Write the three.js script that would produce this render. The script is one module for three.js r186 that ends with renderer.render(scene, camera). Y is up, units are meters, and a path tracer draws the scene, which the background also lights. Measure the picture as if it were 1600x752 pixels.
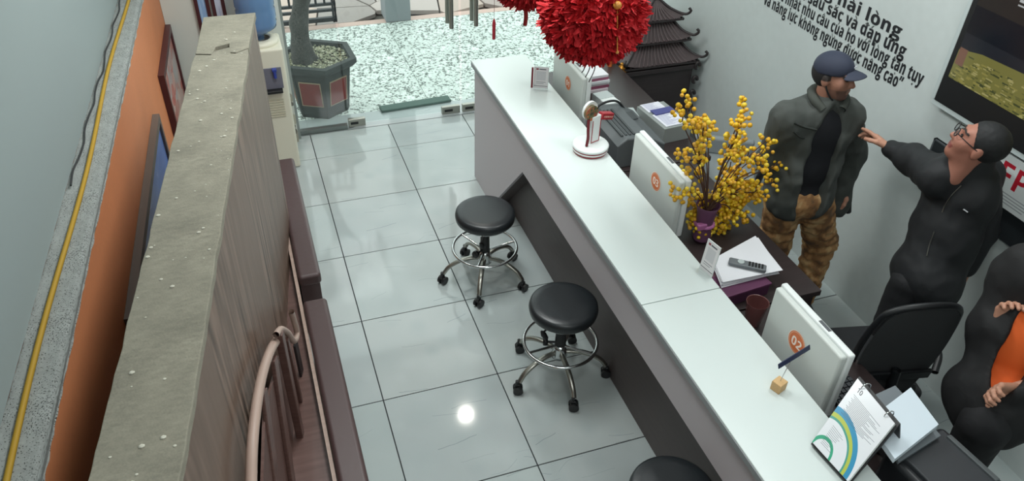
import * as THREE from 'three';
import { RoundedBoxGeometry } from 'three/addons/geometries/RoundedBoxGeometry.js';
import { mergeGeometries } from 'three/addons/utils/BufferGeometryUtils.js';
import { RectAreaLightUniformsLib } from 'three/addons/lights/RectAreaLightUniformsLib.js';
import { ImprovedNoise } from 'three/addons/math/ImprovedNoise.js';

// ---------------------------------------------------------------- camera, sky, lights, exposure
RectAreaLightUniformsLib.init();
const scene = new THREE.Scene();
const F = 1227.12;                                              // focal length in pixels of the 1600 x 752 frame
const camera = new THREE.PerspectiveCamera(2 * Math.atan(376 / F) * 180 / Math.PI, 1600 / 752, 0.05, 60);
camera.position.set(-0.3303, 3.0326, 5.6708);
camera.rotation.set(-0.65175, -0.35289, 0.03653, 'YXZ');
camera.updateMatrixWorld(true);
scene.add(camera);
const renderer = new THREE.WebGLRenderer({ antialias: true });
renderer.toneMapping = THREE.LinearToneMapping;
renderer.toneMappingExposure = 1.0;
renderer.shadowMap.enabled = true;
scene.background = new THREE.Color().setRGB(0.87, 0.95, 0.93);   // overcast sky
scene.backgroundIntensity = 2.05;
const CEIL = 3.22;
const LAMPS = [                                                 // ceiling panels: x, z, width, depth, intensity, where
  [0.5, 2.45, 0.6, 1.2, 20, 'wide white ceiling panel light above the floor between bench and counter'], [0.3, 5.3, 0.6, 1.2, 10, 'wide white ceiling panel light close to the camera end of the benches'], [2.1, 3.4, 0.3, 1.2, 19, 'narrow white ceiling panel light above the man in the cap'], [-0.4, 1.5, 0.3, 0.9, 10, 'short narrow ceiling panel light by the wall pier'], [0.9, 6.7, 0.6, 0.9, 7, 'white ceiling panel light by the back wall'],
];
const LAMP_COLOUR = new THREE.Color().setRGB(0.97, 1.0, 0.985);

// ---------------------------------------------------------------- helpers
let seedState = 12345;
function rnd() { seedState = (seedState + 0x6d2b79f5) | 0; let t = Math.imul(seedState ^ (seedState >>> 15), 1 | seedState); t = (t + Math.imul(t ^ (t >>> 7), 61 | t)) ^ t; return ((t ^ (t >>> 14)) >>> 0) / 4294967296; }
const rr = (a, b) => a + (b - a) * rnd();
const V = (x, y, z) => new THREE.Vector3(x, y, z);
const noise = new ImprovedNoise();
function ray(u, v) { return V((u - 800) / F, -(v - 376) / F, -1).applyQuaternion(camera.quaternion); }
function at(u, v, h) { const d = ray(u, v), t = (h - camera.position.y) / d.y; return camera.position.clone().addScaledVector(d, t); }       // pixel met at height h
function atX(u, v, x) { const d = ray(u, v), t = (x - camera.position.x) / d.x; return camera.position.clone().addScaledVector(d, t); }      // pixel met on a plane x = const
function atZ(u, v, z) { const d = ray(u, v), t = (z - camera.position.z) / d.z; return camera.position.clone().addScaledVector(d, t); }
const taken = new Map();
function numbered(name) { const n = taken.get(name) || 0; taken.set(name, n + 1); return n ? name + '_' + String(n).padStart(3, '0') : name; }
function tag(o, label, category, group, kind) { if (label) o.userData.label = label; if (category) o.userData.category = category; if (group) o.userData.group = group; if (kind) o.userData.kind = kind; return o; }
function thing(name, label, category, pos = [0, 0, 0], turn = 0, group) { const o = new THREE.Group(); o.name = numbered(name); o.position.set(...pos); o.rotation.y = turn; scene.add(o); return tag(o, label, category, group); }
function mesh(name, geo, material, parent = scene, pos, rot) {
  if (Array.isArray(geo)) geo = join(geo);
  const m = new THREE.Mesh(geo, material); m.name = parent === scene ? numbered(name) : name; m.castShadow = m.receiveShadow = true;
  if (pos) m.position.set(...pos); if (rot) m.rotation.set(...rot); parent.add(m); return m;
}
function join(list) {
  const flat = list.map((g) => { let h = g.index ? g.toNonIndexed() : g.clone(); for (const k of Object.keys(h.attributes)) if (!['position', 'normal', 'uv', 'color'].includes(k)) h.deleteAttribute(k); if (!h.attributes.uv) h.setAttribute('uv', new THREE.BufferAttribute(new Float32Array(h.attributes.position.count * 2), 2)); return h; });
  return mergeGeometries(flat);
}
function bx(w, h, d, x = 0, y = 0, z = 0, r = 0) { const g = r ? new RoundedBoxGeometry(w, h, d, 2, r) : new THREE.BoxGeometry(w, h, d); g.translate(x, y, z); return g; }
function cyl(r1, r2, h, x = 0, y = 0, z = 0, seg = 24) { const g = new THREE.CylinderGeometry(r1, r2, h, seg); g.translate(x, y, z); return g; }
function sph(r, x = 0, y = 0, z = 0, w = 16, h = 12) { const g = new THREE.SphereGeometry(r, w, h); g.translate(x, y, z); return g; }
function tube(pts, r, seg = 24, rad = 8, closed = false) { return new THREE.TubeGeometry(new THREE.CatmullRomCurve3(pts.map((p) => p.isVector3 ? p : V(...p)), closed), seg, r, rad, closed); }
function lathe(profile, seg = 40) { return new THREE.LatheGeometry(profile.map(([x, y]) => new THREE.Vector2(x, y)), seg); }
function rod(a, b, r1, r2 = r1, seg = 10) { const d = b.clone().sub(a), g = new THREE.CylinderGeometry(r2, r1, d.length(), seg); g.translate(0, d.length() / 2, 0); g.applyQuaternion(new THREE.Quaternion().setFromUnitVectors(V(0, 1, 0), d.normalize())); g.translate(a.x, a.y, a.z); return g; }
function prism(poly, depth, bevel = 0) { const s = new THREE.Shape(poly.map(([x, y]) => new THREE.Vector2(x, y))); return new THREE.ExtrudeGeometry(s, { depth, bevelEnabled: bevel > 0, bevelSize: bevel, bevelThickness: bevel, bevelSegments: 2, steps: 1, curveSegments: 8 }); }
// canvas textures
function canvasTex(w, h, draw, repeat) {
  const c = document.createElement('canvas'); c.width = w; c.height = h; draw(c.getContext('2d'), w, h);
  const t = new THREE.CanvasTexture(c); t.colorSpace = THREE.SRGBColorSpace; t.magFilter = THREE.LinearFilter; t.anisotropy = 8;
  if (repeat) { t.wrapS = t.wrapT = THREE.RepeatWrapping; t.repeat.set(...repeat); }
  return t;
}
function dataTex(n, f, srgb = true) {
  const d = new Uint8Array(n * n * 4);
  for (let j = 0; j < n; j++) for (let i = 0; i < n; i++) { const c = f(i / n, j / n); const k = (j * n + i) * 4; d[k] = c[0]; d[k + 1] = c[1]; d[k + 2] = c[2]; d[k + 3] = 255; }
  const t = new THREE.DataTexture(d, n, n); if (srgb) t.colorSpace = THREE.SRGBColorSpace; t.magFilter = THREE.LinearFilter; t.minFilter = THREE.LinearMipmapLinearFilter; t.generateMipmaps = true; t.wrapS = t.wrapT = THREE.RepeatWrapping; t.needsUpdate = true; return t;
}
const pn = (x, y, z, p) => {                                       // periodic-ish noise in [-1, 1]
  const a = noise.noise(x, y, z), b = noise.noise(x - p, y, z), c = noise.noise(x, y - p, z), d = noise.noise(x - p, y - p, z), s = x / p, t = y / p;
  return a * (1 - s) * (1 - t) + b * s * (1 - t) + c * (1 - s) * t + d * s * t;
};
const clamp8 = (v) => Math.max(0, Math.min(255, v));
function std(color, roughness = 0.6, extra = {}) { return new THREE.MeshStandardMaterial({ color, roughness, ...extra }); }
function phys(color, roughness = 0.6, extra = {}) { return new THREE.MeshPhysicalMaterial({ color, roughness, ...extra }); }
// uv in metres from the dominant axis of each face
function metreUV(g, s = 1) {
  g = g.index ? g.toNonIndexed() : g; g.computeVertexNormals();
  const p = g.attributes.position, n = g.attributes.normal, uv = new Float32Array(p.count * 2);
  for (let i = 0; i < p.count; i++) { const ax = Math.abs(n.getX(i)), ay = Math.abs(n.getY(i)), az = Math.abs(n.getZ(i)); const [a, b] = ay >= ax && ay >= az ? [p.getX(i), p.getZ(i)] : ax >= az ? [p.getZ(i), p.getY(i)] : [p.getX(i), p.getY(i)]; uv[2 * i] = a / s; uv[2 * i + 1] = b / s; }
  g.setAttribute('uv', new THREE.BufferAttribute(uv, 2)); return g;
}
// signed distance shapes meshed by surface nets
function capsule(a, b, ra, rb) { const d = b.clone().sub(a), l2 = d.lengthSq() || 1e-9; return { min: V(Math.min(a.x - ra, b.x - rb), Math.min(a.y - ra, b.y - rb), Math.min(a.z - ra, b.z - rb)), max: V(Math.max(a.x + ra, b.x + rb), Math.max(a.y + ra, b.y + rb), Math.max(a.z + ra, b.z + rb)), f: (x, y, z) => { const px = x - a.x, py = y - a.y, pz = z - a.z; const t = Math.max(0, Math.min(1, (px * d.x + py * d.y + pz * d.z) / l2)); const ex = px - d.x * t, ey = py - d.y * t, ez = pz - d.z * t; return Math.sqrt(ex * ex + ey * ey + ez * ez) - (ra + (rb - ra) * t); } }; }
function ellip(c, r, q) {                                          // ellipsoid, optional quaternion
  const m = Math.max(r.x, r.y, r.z), qi = q ? q.clone().invert() : null, w = V(0, 0, 0);
  return { min: c.clone().subScalar(m), max: c.clone().addScalar(m), f: (x, y, z) => { w.set(x - c.x, y - c.y, z - c.z); if (qi) w.applyQuaternion(qi); const k0 = Math.hypot(w.x / r.x, w.y / r.y, w.z / r.z), k1 = Math.hypot(w.x / (r.x * r.x), w.y / (r.y * r.y), w.z / (r.z * r.z)); return k1 < 1e-9 ? -Math.min(r.x, r.y, r.z) : k0 * (k0 - 1) / k1; } };
}
function union(prims, k) {
  return (x, y, z) => { let d = 1e9; for (const p of prims) { const e = p.f(x, y, z), kk = p.k ?? k; if (p.cut) { const h = Math.max(kk - Math.abs(-e - d), 0) / kk; d = Math.max(d, -e) + h * h * kk * 0.25; } else { const h = Math.max(kk - Math.abs(d - e), 0) / kk; d = Math.min(d, e) - h * h * kk * 0.25; } } return d; };
}
function nets(f, min, max, cell, colour) {
  const nx = Math.ceil((max.x - min.x) / cell) + 2, ny = Math.ceil((max.y - min.y) / cell) + 2, nz = Math.ceil((max.z - min.z) / cell) + 2, val = new Float32Array(nx * ny * nz), id = new Int32Array(nx * ny * nz).fill(-1), pos = [], idx = [];
  const I = (i, j, k) => i + nx * (j + ny * k);
  for (let k = 0; k < nz; k++) for (let j = 0; j < ny; j++) for (let i = 0; i < nx; i++) val[I(i, j, k)] = f(min.x + i * cell, min.y + j * cell, min.z + k * cell);
  const E = [[0, 0, 0, 1, 0, 0], [0, 1, 0, 1, 1, 0], [0, 0, 1, 1, 0, 1], [0, 1, 1, 1, 1, 1], [0, 0, 0, 0, 1, 0], [1, 0, 0, 1, 1, 0], [0, 0, 1, 0, 1, 1], [1, 0, 1, 1, 1, 1], [0, 0, 0, 0, 0, 1], [1, 0, 0, 1, 0, 1], [0, 1, 0, 0, 1, 1], [1, 1, 0, 1, 1, 1]];
  for (let k = 0; k < nz - 1; k++) for (let j = 0; j < ny - 1; j++) for (let i = 0; i < nx - 1; i++) {
    let sx = 0, sy = 0, sz = 0, n = 0;
    for (const e of E) { const a = val[I(i + e[0], j + e[1], k + e[2])], b = val[I(i + e[3], j + e[4], k + e[5])]; if ((a < 0) !== (b < 0)) { const t = a / (a - b); sx += e[0] + (e[3] - e[0]) * t; sy += e[1] + (e[4] - e[1]) * t; sz += e[2] + (e[5] - e[2]) * t; n++; } }
    if (n) { id[I(i, j, k)] = pos.length / 3; pos.push(min.x + (i + sx / n) * cell, min.y + (j + sy / n) * cell, min.z + (k + sz / n) * cell); }
  }
  const quad = (a, b, c, d, flip) => { if (a < 0 || b < 0 || c < 0 || d < 0) return; flip ? idx.push(a, c, b, a, d, c) : idx.push(a, b, c, a, c, d); };
  for (let k = 1; k < nz - 1; k++) for (let j = 1; j < ny - 1; j++) for (let i = 1; i < nx - 1; i++) {
    const v = val[I(i, j, k)] < 0;
    if (v !== val[I(i + 1, j, k)] < 0) quad(id[I(i, j - 1, k - 1)], id[I(i, j, k - 1)], id[I(i, j, k)], id[I(i, j - 1, k)], !v);
    if (v !== val[I(i, j + 1, k)] < 0) quad(id[I(i - 1, j, k - 1)], id[I(i - 1, j, k)], id[I(i, j, k)], id[I(i, j, k - 1)], !v);
    if (v !== val[I(i, j, k + 1)] < 0) quad(id[I(i - 1, j - 1, k)], id[I(i, j - 1, k)], id[I(i, j, k)], id[I(i - 1, j, k)], !v);
  }
  const g = new THREE.BufferGeometry(); g.setAttribute('position', new THREE.Float32BufferAttribute(pos, 3)); g.setIndex(idx); g.computeVertexNormals();
  if (colour) { const c = new Float32Array(pos.length); for (let i = 0; i < pos.length; i += 3) { const q = colour(pos[i], pos[i + 1], pos[i + 2]); c[i] = q[0]; c[i + 1] = q[1]; c[i + 2] = q[2]; } g.setAttribute('color', new THREE.BufferAttribute(c, 3)); }
  return g;
}
function blob(prims, k, cell, colour, warp) {
  const min = V(1e9, 1e9, 1e9), max = V(-1e9, -1e9, -1e9); for (const p of prims) if (!p.cut) { min.min(p.min); max.max(p.max); }
  min.subScalar(3 * cell + 0.01); max.addScalar(3 * cell + 0.01);
  const u = union(prims, k); return nets(warp ? (x, y, z) => u(x, y, z) + warp(x, y, z) : u, min, max, cell, colour);
}
const lin = (hex) => { const c = new THREE.Color(hex); return [c.r, c.g, c.b]; };
// ---------------------------------------------------------------- shared materials
const tileMaps = [0, 1, 2].map((k) => canvasTex(512, 512, (c, w, h) => {
  c.fillStyle = ['#a8b1b0', '#a6aeae', '#aab1b0'][k]; c.fillRect(0, 0, w, h);
  for (let i = 0; i < 26; i++) { const x = rnd() * w, y = rnd() * h, r = rr(40, 150), g = c.createRadialGradient(x, y, 0, x, y, r); const s = rnd() < 0.5 ? '152,163,164' : '182,190,189'; g.addColorStop(0, `rgba(${s},0.28)`); g.addColorStop(1, `rgba(${s},0)`); c.fillStyle = g; c.fillRect(0, 0, w, h); }
  for (let i = 0; i < 7; i++) { let x = rnd() * w, y = rnd() * h, a = rr(-0.35, 0.35); c.strokeStyle = `rgba(96,108,110,${rr(0.25, 0.6)})`; c.lineWidth = rr(0.8, 2.4); c.beginPath(); c.moveTo(x, y); for (let s = 0; s < rr(4, 12); s++) { a += rr(-0.3, 0.3); x += Math.cos(a) * 16; y += Math.sin(a) * 12; c.lineTo(x, y); } c.stroke(); }
}));
const tileMats = tileMaps.map((m) => phys(0xffffff, 0.07, { map: m, specularIntensity: 1 }));
const grout = std(0x2e3133, 0.9);
const wallPaint = std(new THREE.Color().setRGB(0.62, 0.68, 0.67), 0.85, { map: dataTex(256, (u, v) => { const n = pn(u * 6, v * 6, 1.3, 6) * 5 + pn(u * 40, v * 40, 4.3, 40) * 4; const b = clamp8(244 + n); return [b, b, b]; }) });
wallPaint.map.repeat.set(0.6, 0.6);
const leftPaint = std(new THREE.Color().setRGB(0.30, 0.355, 0.355), 0.85);
const orangePaint = std(new THREE.Color().setRGB(0.78, 0.285, 0.12), 0.6, { map: dataTex(256, (u, v) => { const n = pn(u * 5, v * 5, 7.1, 5) * 9 + pn(u * 60, v * 60, 2.2, 60) * 5; const b = clamp8(240 + n); return [b, b, b]; }) });
const speckTex = (base, dark, light, n1) => dataTex(512, (u, v) => {
  const a = pn(u * 90, v * 90, 3.1, 90), b = pn(u * 36, v * 36, 8.7, 36), c = pn(u * 7, v * 7, 5.5, 7); let k = c * 0.09 + b * 0.1; let col = base.map((q) => q * (1 + k));
  if (a > n1) col = dark; else if (a < -0.52) col = light; return col.map(clamp8);
});
const ledgeConcrete = std(0xffffff, 0.95, { map: speckTex([150, 154, 151], [66, 68, 66], [188, 192, 188], 0.27), bumpScale: 0.003 });
ledgeConcrete.map.repeat.set(3, 3); ledgeConcrete.bumpMap = ledgeConcrete.map;
const capConcrete = std(0xffffff, 0.95, { map: dataTex(512, (u, v) => { const c = pn(u * 5, v * 5, 1.5, 5), b = pn(u * 18, v * 50, 2.5, 50), a = pn(u * 110, v * 110, 3.5, 110); let k = 1 + c * 0.12 + b * 0.10 + a * 0.10; let col = [136 * k, 132 * k, 118 * k]; if (pn(u * 34, v * 34, 9.5, 34) > 0.62) col = [196, 194, 184]; return col.map(clamp8); }), bumpScale: 0.004 });
capConcrete.map.repeat.set(2.2, 2.2); capConcrete.bumpMap = capConcrete.map;
const woodTex = (r, g, b, amp, sx = 4, sy = 60) => dataTex(512, (u, v) => { const n = pn(u * sx, v * sy, 2.2, sy) * amp + pn(u * 9, v * 9, 6.2, 9) * amp * 0.6; return [r + n, g + n * 0.9, b + n * 0.85].map(clamp8); });
const partitionBrown = std(0xffffff, 0.42, { map: woodTex(112, 92, 80, 5, 40, 3) });
const deskWood = std(0xffffff, 0.35, { map: woodTex(52, 43, 43, 6) });
const darkWood = std(0xffffff, 0.5, { map: woodTex(47, 41, 42, 7) });
const carvedWood = std(0xffffff, 0.38, { map: woodTex(96, 70, 64, 16) });
const paleWood = std(0xffffff, 0.45, { map: woodTex(172, 148, 136, 14) });
const leather = phys(0x4c3a3a, 0.42, { bumpMap: dataTex(256, (u, v) => { const b = clamp8(128 + pn(u * 40, v * 40, 1.1, 40) * 90); return [b, b, b]; }, false), bumpScale: 0.0008 });
const blackVinyl = phys(0x1f2326, 0.36, { bumpMap: leather.bumpMap, bumpScale: 0.0006 });
const chrome = std(0xc9cccc, 0.16, { metalness: 1 });
const steel = std(0xa5a49c, 0.34, { metalness: 1 });
const blackPlastic = std(0x17181a, 0.45), greyPlastic = std(0x4d5254, 0.5), whitePlastic = phys(0xe3e8e7, 0.35), lightGrey = phys(0xb4bdbd, 0.4);
const glassMat = phys(new THREE.Color().setRGB(0.955, 0.985, 0.98), 0.02, { transmission: 1, thickness: 0, ior: 1.5 });
const clearPlastic = phys(0xffffff, 0.05, { transmission: 1, thickness: 0, ior: 1.45 });
const counterWhite = phys(0xd2dbd9, 0.22), counterMauve = std(0xc0babe, 0.5), counterDark = std(0x5e5856, 0.5, { map: woodTex(232, 226, 228, 12) });

// ---------------------------------------------------------------- the room
const floor = new THREE.Group(); floor.name = 'floor'; scene.add(floor); tag(floor, 'glossy white marble-look floor tiles with dark joints', 'floor', null, 'structure');
mesh('screed', metreUV(bx(4.5, 0.1, 7.3, 0.85, -0.054, 3.79)), grout, floor);
{
  const full = new RoundedBoxGeometry(0.5945, 0.012, 0.5945, 1, 0.0012), part = new RoundedBoxGeometry(0.5945, 0.012, 0.350, 1, 0.0012);
  for (let j = 0; j < 12; j++) for (let i = -2; i < 5; i++) {
    const t = mesh('tile', j ? full : part, tileMats[(i * 7 + j * 5 + 30) % 3], floor, [i * 0.6 + 0.3, -0.006, j ? j * 0.6 + 0.3 : 0.424]);
    t.rotation.y = j ? Math.PI / 2 * ((i + 2 * j) & 3) * 2 : 0;
  }
}
const wr = mesh('wall_right', metreUV(bx(0.15, CEIL, 7.2, 2.795, CEIL / 2, 3.84)), wallPaint); tag(wr, 'pale grey painted wall behind the desks', 'wall', null, 'structure');
const wb = mesh('wall_back', metreUV(bx(4.4, CEIL, 0.15, 0.9, CEIL / 2, 7.5)), wallPaint); tag(wb, 'pale painted wall at the back of the office', 'wall', null, 'structure');
const cl = mesh('ceiling', metreUV(bx(4.4, 0.12, 7.5, 0.9, CEIL + 0.06, 3.85)), std(0xdfe3e2, 0.9)); tag(cl, 'plain white office ceiling', 'ceiling', null, 'structure');
const wl = new THREE.Group(); wl.name = 'wall_left'; scene.add(wl); wl.position.set(-0.797, 0, 0); wl.rotation.y = -0.045;                 // local x = 0 is the orange face tag(wl, 'left wall, orange below a rough concrete ledge, pale blue above', 'wall', null, 'structure');
mesh('upper_wall', metreUV(bx(0.15, CEIL - 1.4, 7.6, -0.195, (CEIL + 1.4) / 2, 3.84)), leftPaint, wl);
mesh('orange_wainscot', metreUV(bx(0.27, 1.375, 7.6, -0.135, 0.6875, 3.84)), orangePaint, wl);
{
  const g = new THREE.PlaneGeometry(0.125, 5.6, 10, 420); g.rotateX(-Math.PI / 2); const p = g.attributes.position;
  for (let i = 0; i < p.count; i++) { const x = p.getX(i), z = p.getZ(i); p.setY(i, noise.noise(x * 40, z * 40, 1) * 0.004 + noise.noise(x * 9, z * 9, 4) * 0.004 + (x > 0.06 ? -0.02 : 0)); if (x > 0.06) p.setX(i, x + noise.noise(z * 14, 1, 2) * 0.006); }
  g.translate(-0.06, 1.395, 3.06); const uv = g.attributes.uv; for (let i = 0; i < uv.count; i++) uv.setXY(i, p.getX(i), p.getZ(i)); g.computeVertexNormals();
  const led = mesh('ledge', g, ledgeConcrete, wl);
  mesh('ledge_bed', bx(0.12, 0.02, 5.6, -0.06, 1.382, 3.06), ledgeConcrete, wl);
  const pts = []; for (let k = 0; k <= 24; k++) { const z = 0.4 + k * 0.215; pts.push(V(-0.07 + 0.008 * Math.sin(k * 0.7), 1.402, z)); }
  const y = tube(pts, 0.0085, 120, 6); y.scale(1, 1, 1); mesh('yellow_trunking', y, std(0xb08a1c, 0.6), wl);
  const cb = []; for (let k = 0; k <= 20; k++) { const z = 0.7 + k * 0.11; cb.push(V(-0.104 + 0.006 * Math.sin(k * 1.9), 1.404 + 0.003 * Math.sin(k), z)); }
  mesh('cable', tube(cb, 0.0035, 90, 6), std(0x26282a, 0.6), wl);
}
// front wall: solid pier on the left, lintel over the glass
const wf = new THREE.Group(); wf.name = 'wall_front'; scene.add(wf); tag(wf, 'cream painted wall pier beside the glass front, paint peeling at its foot', 'wall', null, 'structure');
const pierPaint = std(0xffffff, 0.8, { map: canvasTex(256, 1024, (c, w, h) => { c.fillStyle = '#cfd3cb'; c.fillRect(0, 0, w, h); for (let i = 0; i < 240; i++) { const y = h - Math.pow(rnd(), 2.2) * 130, x = rnd() * w; c.fillStyle = ['#8e8a7c', '#a8a496', '#77766d', '#b9b6a6'][i & 3]; c.beginPath(); c.ellipse(x, y, rr(3, 10), rr(4, 16), rr(0, 3), 0, 7); c.fill(); } }) });
mesh('pier', bx(0.72, CEIL, 0.16, -0.45, CEIL / 2, 0.25), pierPaint, wf);
mesh('lintel', bx(2.85, CEIL - 2.5, 0.16, 1.315, (CEIL + 2.5) / 2, 0.25), wallPaint, wf);
mesh('jamb', bx(0.03, 2.5, 0.1, -0.085, 1.25, 0.235), std(0x9aa19f, 0.4, { metalness: 0.6 }), wf);
// glass front
const w1 = new THREE.Group(); w1.name = 'window_1'; scene.add(w1); tag(w1, 'narrow fixed glass panel beside the wall pier', 'window', null, 'structure');
mesh('pane', bx(0.355, 2.46, 0.01, 0.11, 1.27, 0.215), glassMat, w1);
mesh('floor_channel', bx(0.36, 0.035, 0.045, 0.11, 0.0175, 0.215), std(0x7e8583, 0.35, { metalness: 0.7 }), w1);
function glassDoor(n, x0, x1, label, hx, px) {
  const d = new THREE.Group(); d.name = 'door_' + n; scene.add(d); tag(d, label, 'door', null, 'structure');
  mesh('pane', bx(x1 - x0 - 0.012, 2.43, 0.012, (x0 + x1) / 2, 1.245, 0.215), glassMat, d);
  for (const [a, b] of px) { const f = mesh('patch_fitting', bx(b - a, 0.065, 0.034, (a + b) / 2, 0.043, 0.215, 0.004), steel, d); mesh('patch_groove', bx((b - a) * 0.45, 0.02, 0.002, (a + b) / 2 - 0.02, 0.043, 0.2335), blackPlastic, f); }
  for (const dz of [-0.055, 0.055]) { const h = mesh('handle', rod(V(hx, 0.74, 0.215 + dz), V(hx, 1.95, 0.215 + dz), 0.017, 0.017, 16), steel, d); mesh('standoff', [rod(V(hx, 0.95, 0.215), V(hx, 0.95, 0.215 + dz), 0.008), rod(V(hx, 1.8, 0.215), V(hx, 1.8, 0.215 + dz), 0.008)], steel, h); }
  return d;
}
glassDoor(1, 0.295, 1.195, 'left frameless glass door leaf with steel bar handle', 1.12, [[0.30, 0.43], [1.04, 1.19]]);
glassDoor(2, 1.205, 2.105, 'right frameless glass door leaf behind the end of the counter', 1.31, [[1.21, 1.36]]);
const w2 = mesh('window_2', bx(0.60, 2.46, 0.01, 2.412, 1.27, 0.215), glassMat); tag(w2, 'fixed glass panel next to the shrine', 'window', null, 'structure');
const tr = mesh('trim_1', metreUV(bx(2.84, 0.02, 0.24, 1.32, -0.011, 0.12)), tileMats[1]); tag(tr, 'pale tiled door threshold', 'threshold', null, 'structure');
// brown partition with rough concrete top, slightly out of parallel with the wall
const PX = (z) => -0.02 - 0.137 * z, PL = (z) => -0.27 - 0.12 * z, PH = 1.6, Z0 = 1.88, Z1 = 5.1;
const part = new THREE.Group(); part.name = 'wall_partition'; scene.add(part); tag(part, 'tall brown partition wall with a dusty rough concrete top', 'partition', null, 'structure');
function slab(poly, y0, y1, bevel = 0) { const g = prism(poly.map(([x, z]) => [x, -z]), y1 - y0 - 2 * bevel, bevel); g.rotateX(-Math.PI / 2); g.translate(0, y0 + bevel, 0); return metreUV(g); }
mesh('brown_panel', slab([[PX(Z0), Z0], [PL(Z0), Z0], [PL(Z1), Z1], [PX(Z1), Z1]], 0, PH - 0.03), partitionBrown, part);
{
  const zc = at(350, 80, PH).z, jag = [[0, 0], [0.18, 0.012], [0.3, 0.02], [0.34, -0.05], [0.62, -0.075], [0.66, 0.02], [0.78, 0.03], [1, -0.004]];
  const edge = (dz) => jag.map(([t, o]) => { const z = zc + o + dz; return [PL(z) + (PX(z) - PL(z)) * t, z]; });
  const rough = (g) => { const p = g.attributes.position; return g; };
  const far = edge(-0.009), near = edge(0.009).map(([x, z], i) => [x, z + (i === 3 || i === 4 ? 0.03 : 0)]), wide = (poly) => poly;
  mesh('cap_slab', slab([[PL(Z0) - 0.004, Z0 - 0.004], ...far, [PX(Z0) + 0.006, Z0 - 0.004]].reverse(), PH - 0.03, PH, 0.003), capConcrete, part);
  const side = [], left = []; for (let k = 0; k <= 60; k++) { const z = Z1 - (Z1 - zc - 0.06) * k / 60; side.push([PX(z) + 0.006 + noise.noise(z * 9, 3, 1) * 0.006, z]); left.push([PL(z) - 0.004 + noise.noise(z * 9, 8, 1) * 0.006, z]); }
  mesh('cap_slab', slab([...near, ...side.reverse(), ...left].reverse(), PH - 0.03, PH, 0.003), capConcrete, part);
  const crumbs = []; for (let k = 0; k < 70; k++) { const z = rr(zc - 0.2, Z1 - 0.3), t = rnd(); const s = rr(0.002, 0.006), g = new THREE.IcosahedronGeometry(s, 0); g.scale(1.3, 0.5, 1); g.translate(PL(z) + (PX(z) - PL(z)) * t, PH + s * 0.3, z); crumbs.push(g); }
  const c = mesh('crumbs', crumbs, std(0xc9c6b8, 0.9), part); c.userData.kind = 'stuff';
}
// ---------------------------------------------------------------- outside
const pebble = std(0xffffff, 0.6, { map: dataTex(512, (u, v) => { const a = pn(u * 34, v * 34, 2.5, 34), b = pn(u * 70, v * 70, 7.5, 70), c = pn(u * 6, v * 6, 1.5, 6); const k = a * 0.8 + b * 0.7; let col = k > 0.19 ? [96, 106, 99] : k > 0.07 ? [166, 176, 170] : k < -0.3 ? [232, 237, 233] : [206, 216, 210]; return col.map((q) => clamp8(q + c * 12)); }) });
pebble.map.repeat.set(1.25, 1.25);
const fc = new THREE.Group(); fc.name = 'forecourt'; scene.add(fc); tag(fc, 'pale green and black speckled granite paving outside the glass', 'paving', null, 'structure');
for (const [z0, z1] of [[-0.87, 0.0], [-1.78, -0.876]]) for (let i = 0; i < 6; i++) mesh('slab', metreUV(bx(0.996, 0.05, z1 - z0, -1.5 + i, -0.028, (z0 + z1) / 2)), pebble, fc);
mesh('bed', bx(9, 0.06, 8.4, 1, -0.085, -4.2), std(0x5b5650, 0.95), fc);
const cz = new THREE.Group(); cz.name = 'crazy_paving'; scene.add(cz); tag(cz, 'pinkish crazy paving stones beyond the speckled granite', 'paving', null, 'structure');
{
  mesh('kerb', metreUV(bx(6, 0.05, 0.10, 1.5, -0.028, -1.835)), std(0xc9aea3, 0.8), cz);
  const W = 7, H = 5, sx = 0.62, sz = 0.40, x0 = -0.9, z0 = -1.9, seeds = []; const stoneMats = [0xb9a79d, 0xa99a94, 0xc4afa3, 0x9d948f, 0xb8aca6].map((c) => std(c, 0.8));
  for (let j = -1; j <= H + 1; j++) for (let i = -1; i <= W + 1; i++) seeds.push([x0 + (i + rr(0.15, 0.85)) * sx, z0 - (j + rr(0.15, 0.85)) * sz, i >= 0 && i <= W && j >= 0 && j <= H]);
  seeds.forEach(([sx0, sz0, keep], n) => {
    if (!keep) return; let poly = [[sx0 - 0.7, sz0 - 0.7], [sx0 + 0.7, sz0 - 0.7], [sx0 + 0.7, sz0 + 0.7], [sx0 - 0.7, sz0 + 0.7]];
    const clip = (a, b, c) => { const out = []; for (let i = 0; i < poly.length; i++) { const p = poly[i], q = poly[(i + 1) % poly.length], dp = a * p[0] + b * p[1] - c, dq = a * q[0] + b * q[1] - c; if (dp <= 0) out.push(p); if ((dp < 0) !== (dq < 0)) { const t = dp / (dp - dq); out.push([p[0] + (q[0] - p[0]) * t, p[1] + (q[1] - p[1]) * t]); } } poly = out; };
    seeds.forEach(([x, z], m) => { if (m === n) return; const dx = x - sx0, dz = z - sz0, l = Math.hypot(dx, dz); if (l < 1.5 && poly.length) clip(dx / l, dz / l, (dx * (x + sx0) + dz * (z + sz0)) / 2 / l - 0.009); });
    clip(0, 1, -1.89); if (poly.length < 3) return;
    mesh('stone', slab(poly.slice().reverse(), -0.04, rr(-0.005, 0.003)), stoneMats[n % 5], cz);
  });
}
const mat1 = mesh('rubber_mat', metreUV(bx(0.585, 0.02, 0.09, 0, 0, 0, 0.004)), std(0x3f5a51, 0.7), scene, [0.88, 0.011, -0.01], [0, 0.06, 0]); tag(mat1, 'narrow dark green rubber strip on the door threshold', 'mat');
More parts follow.
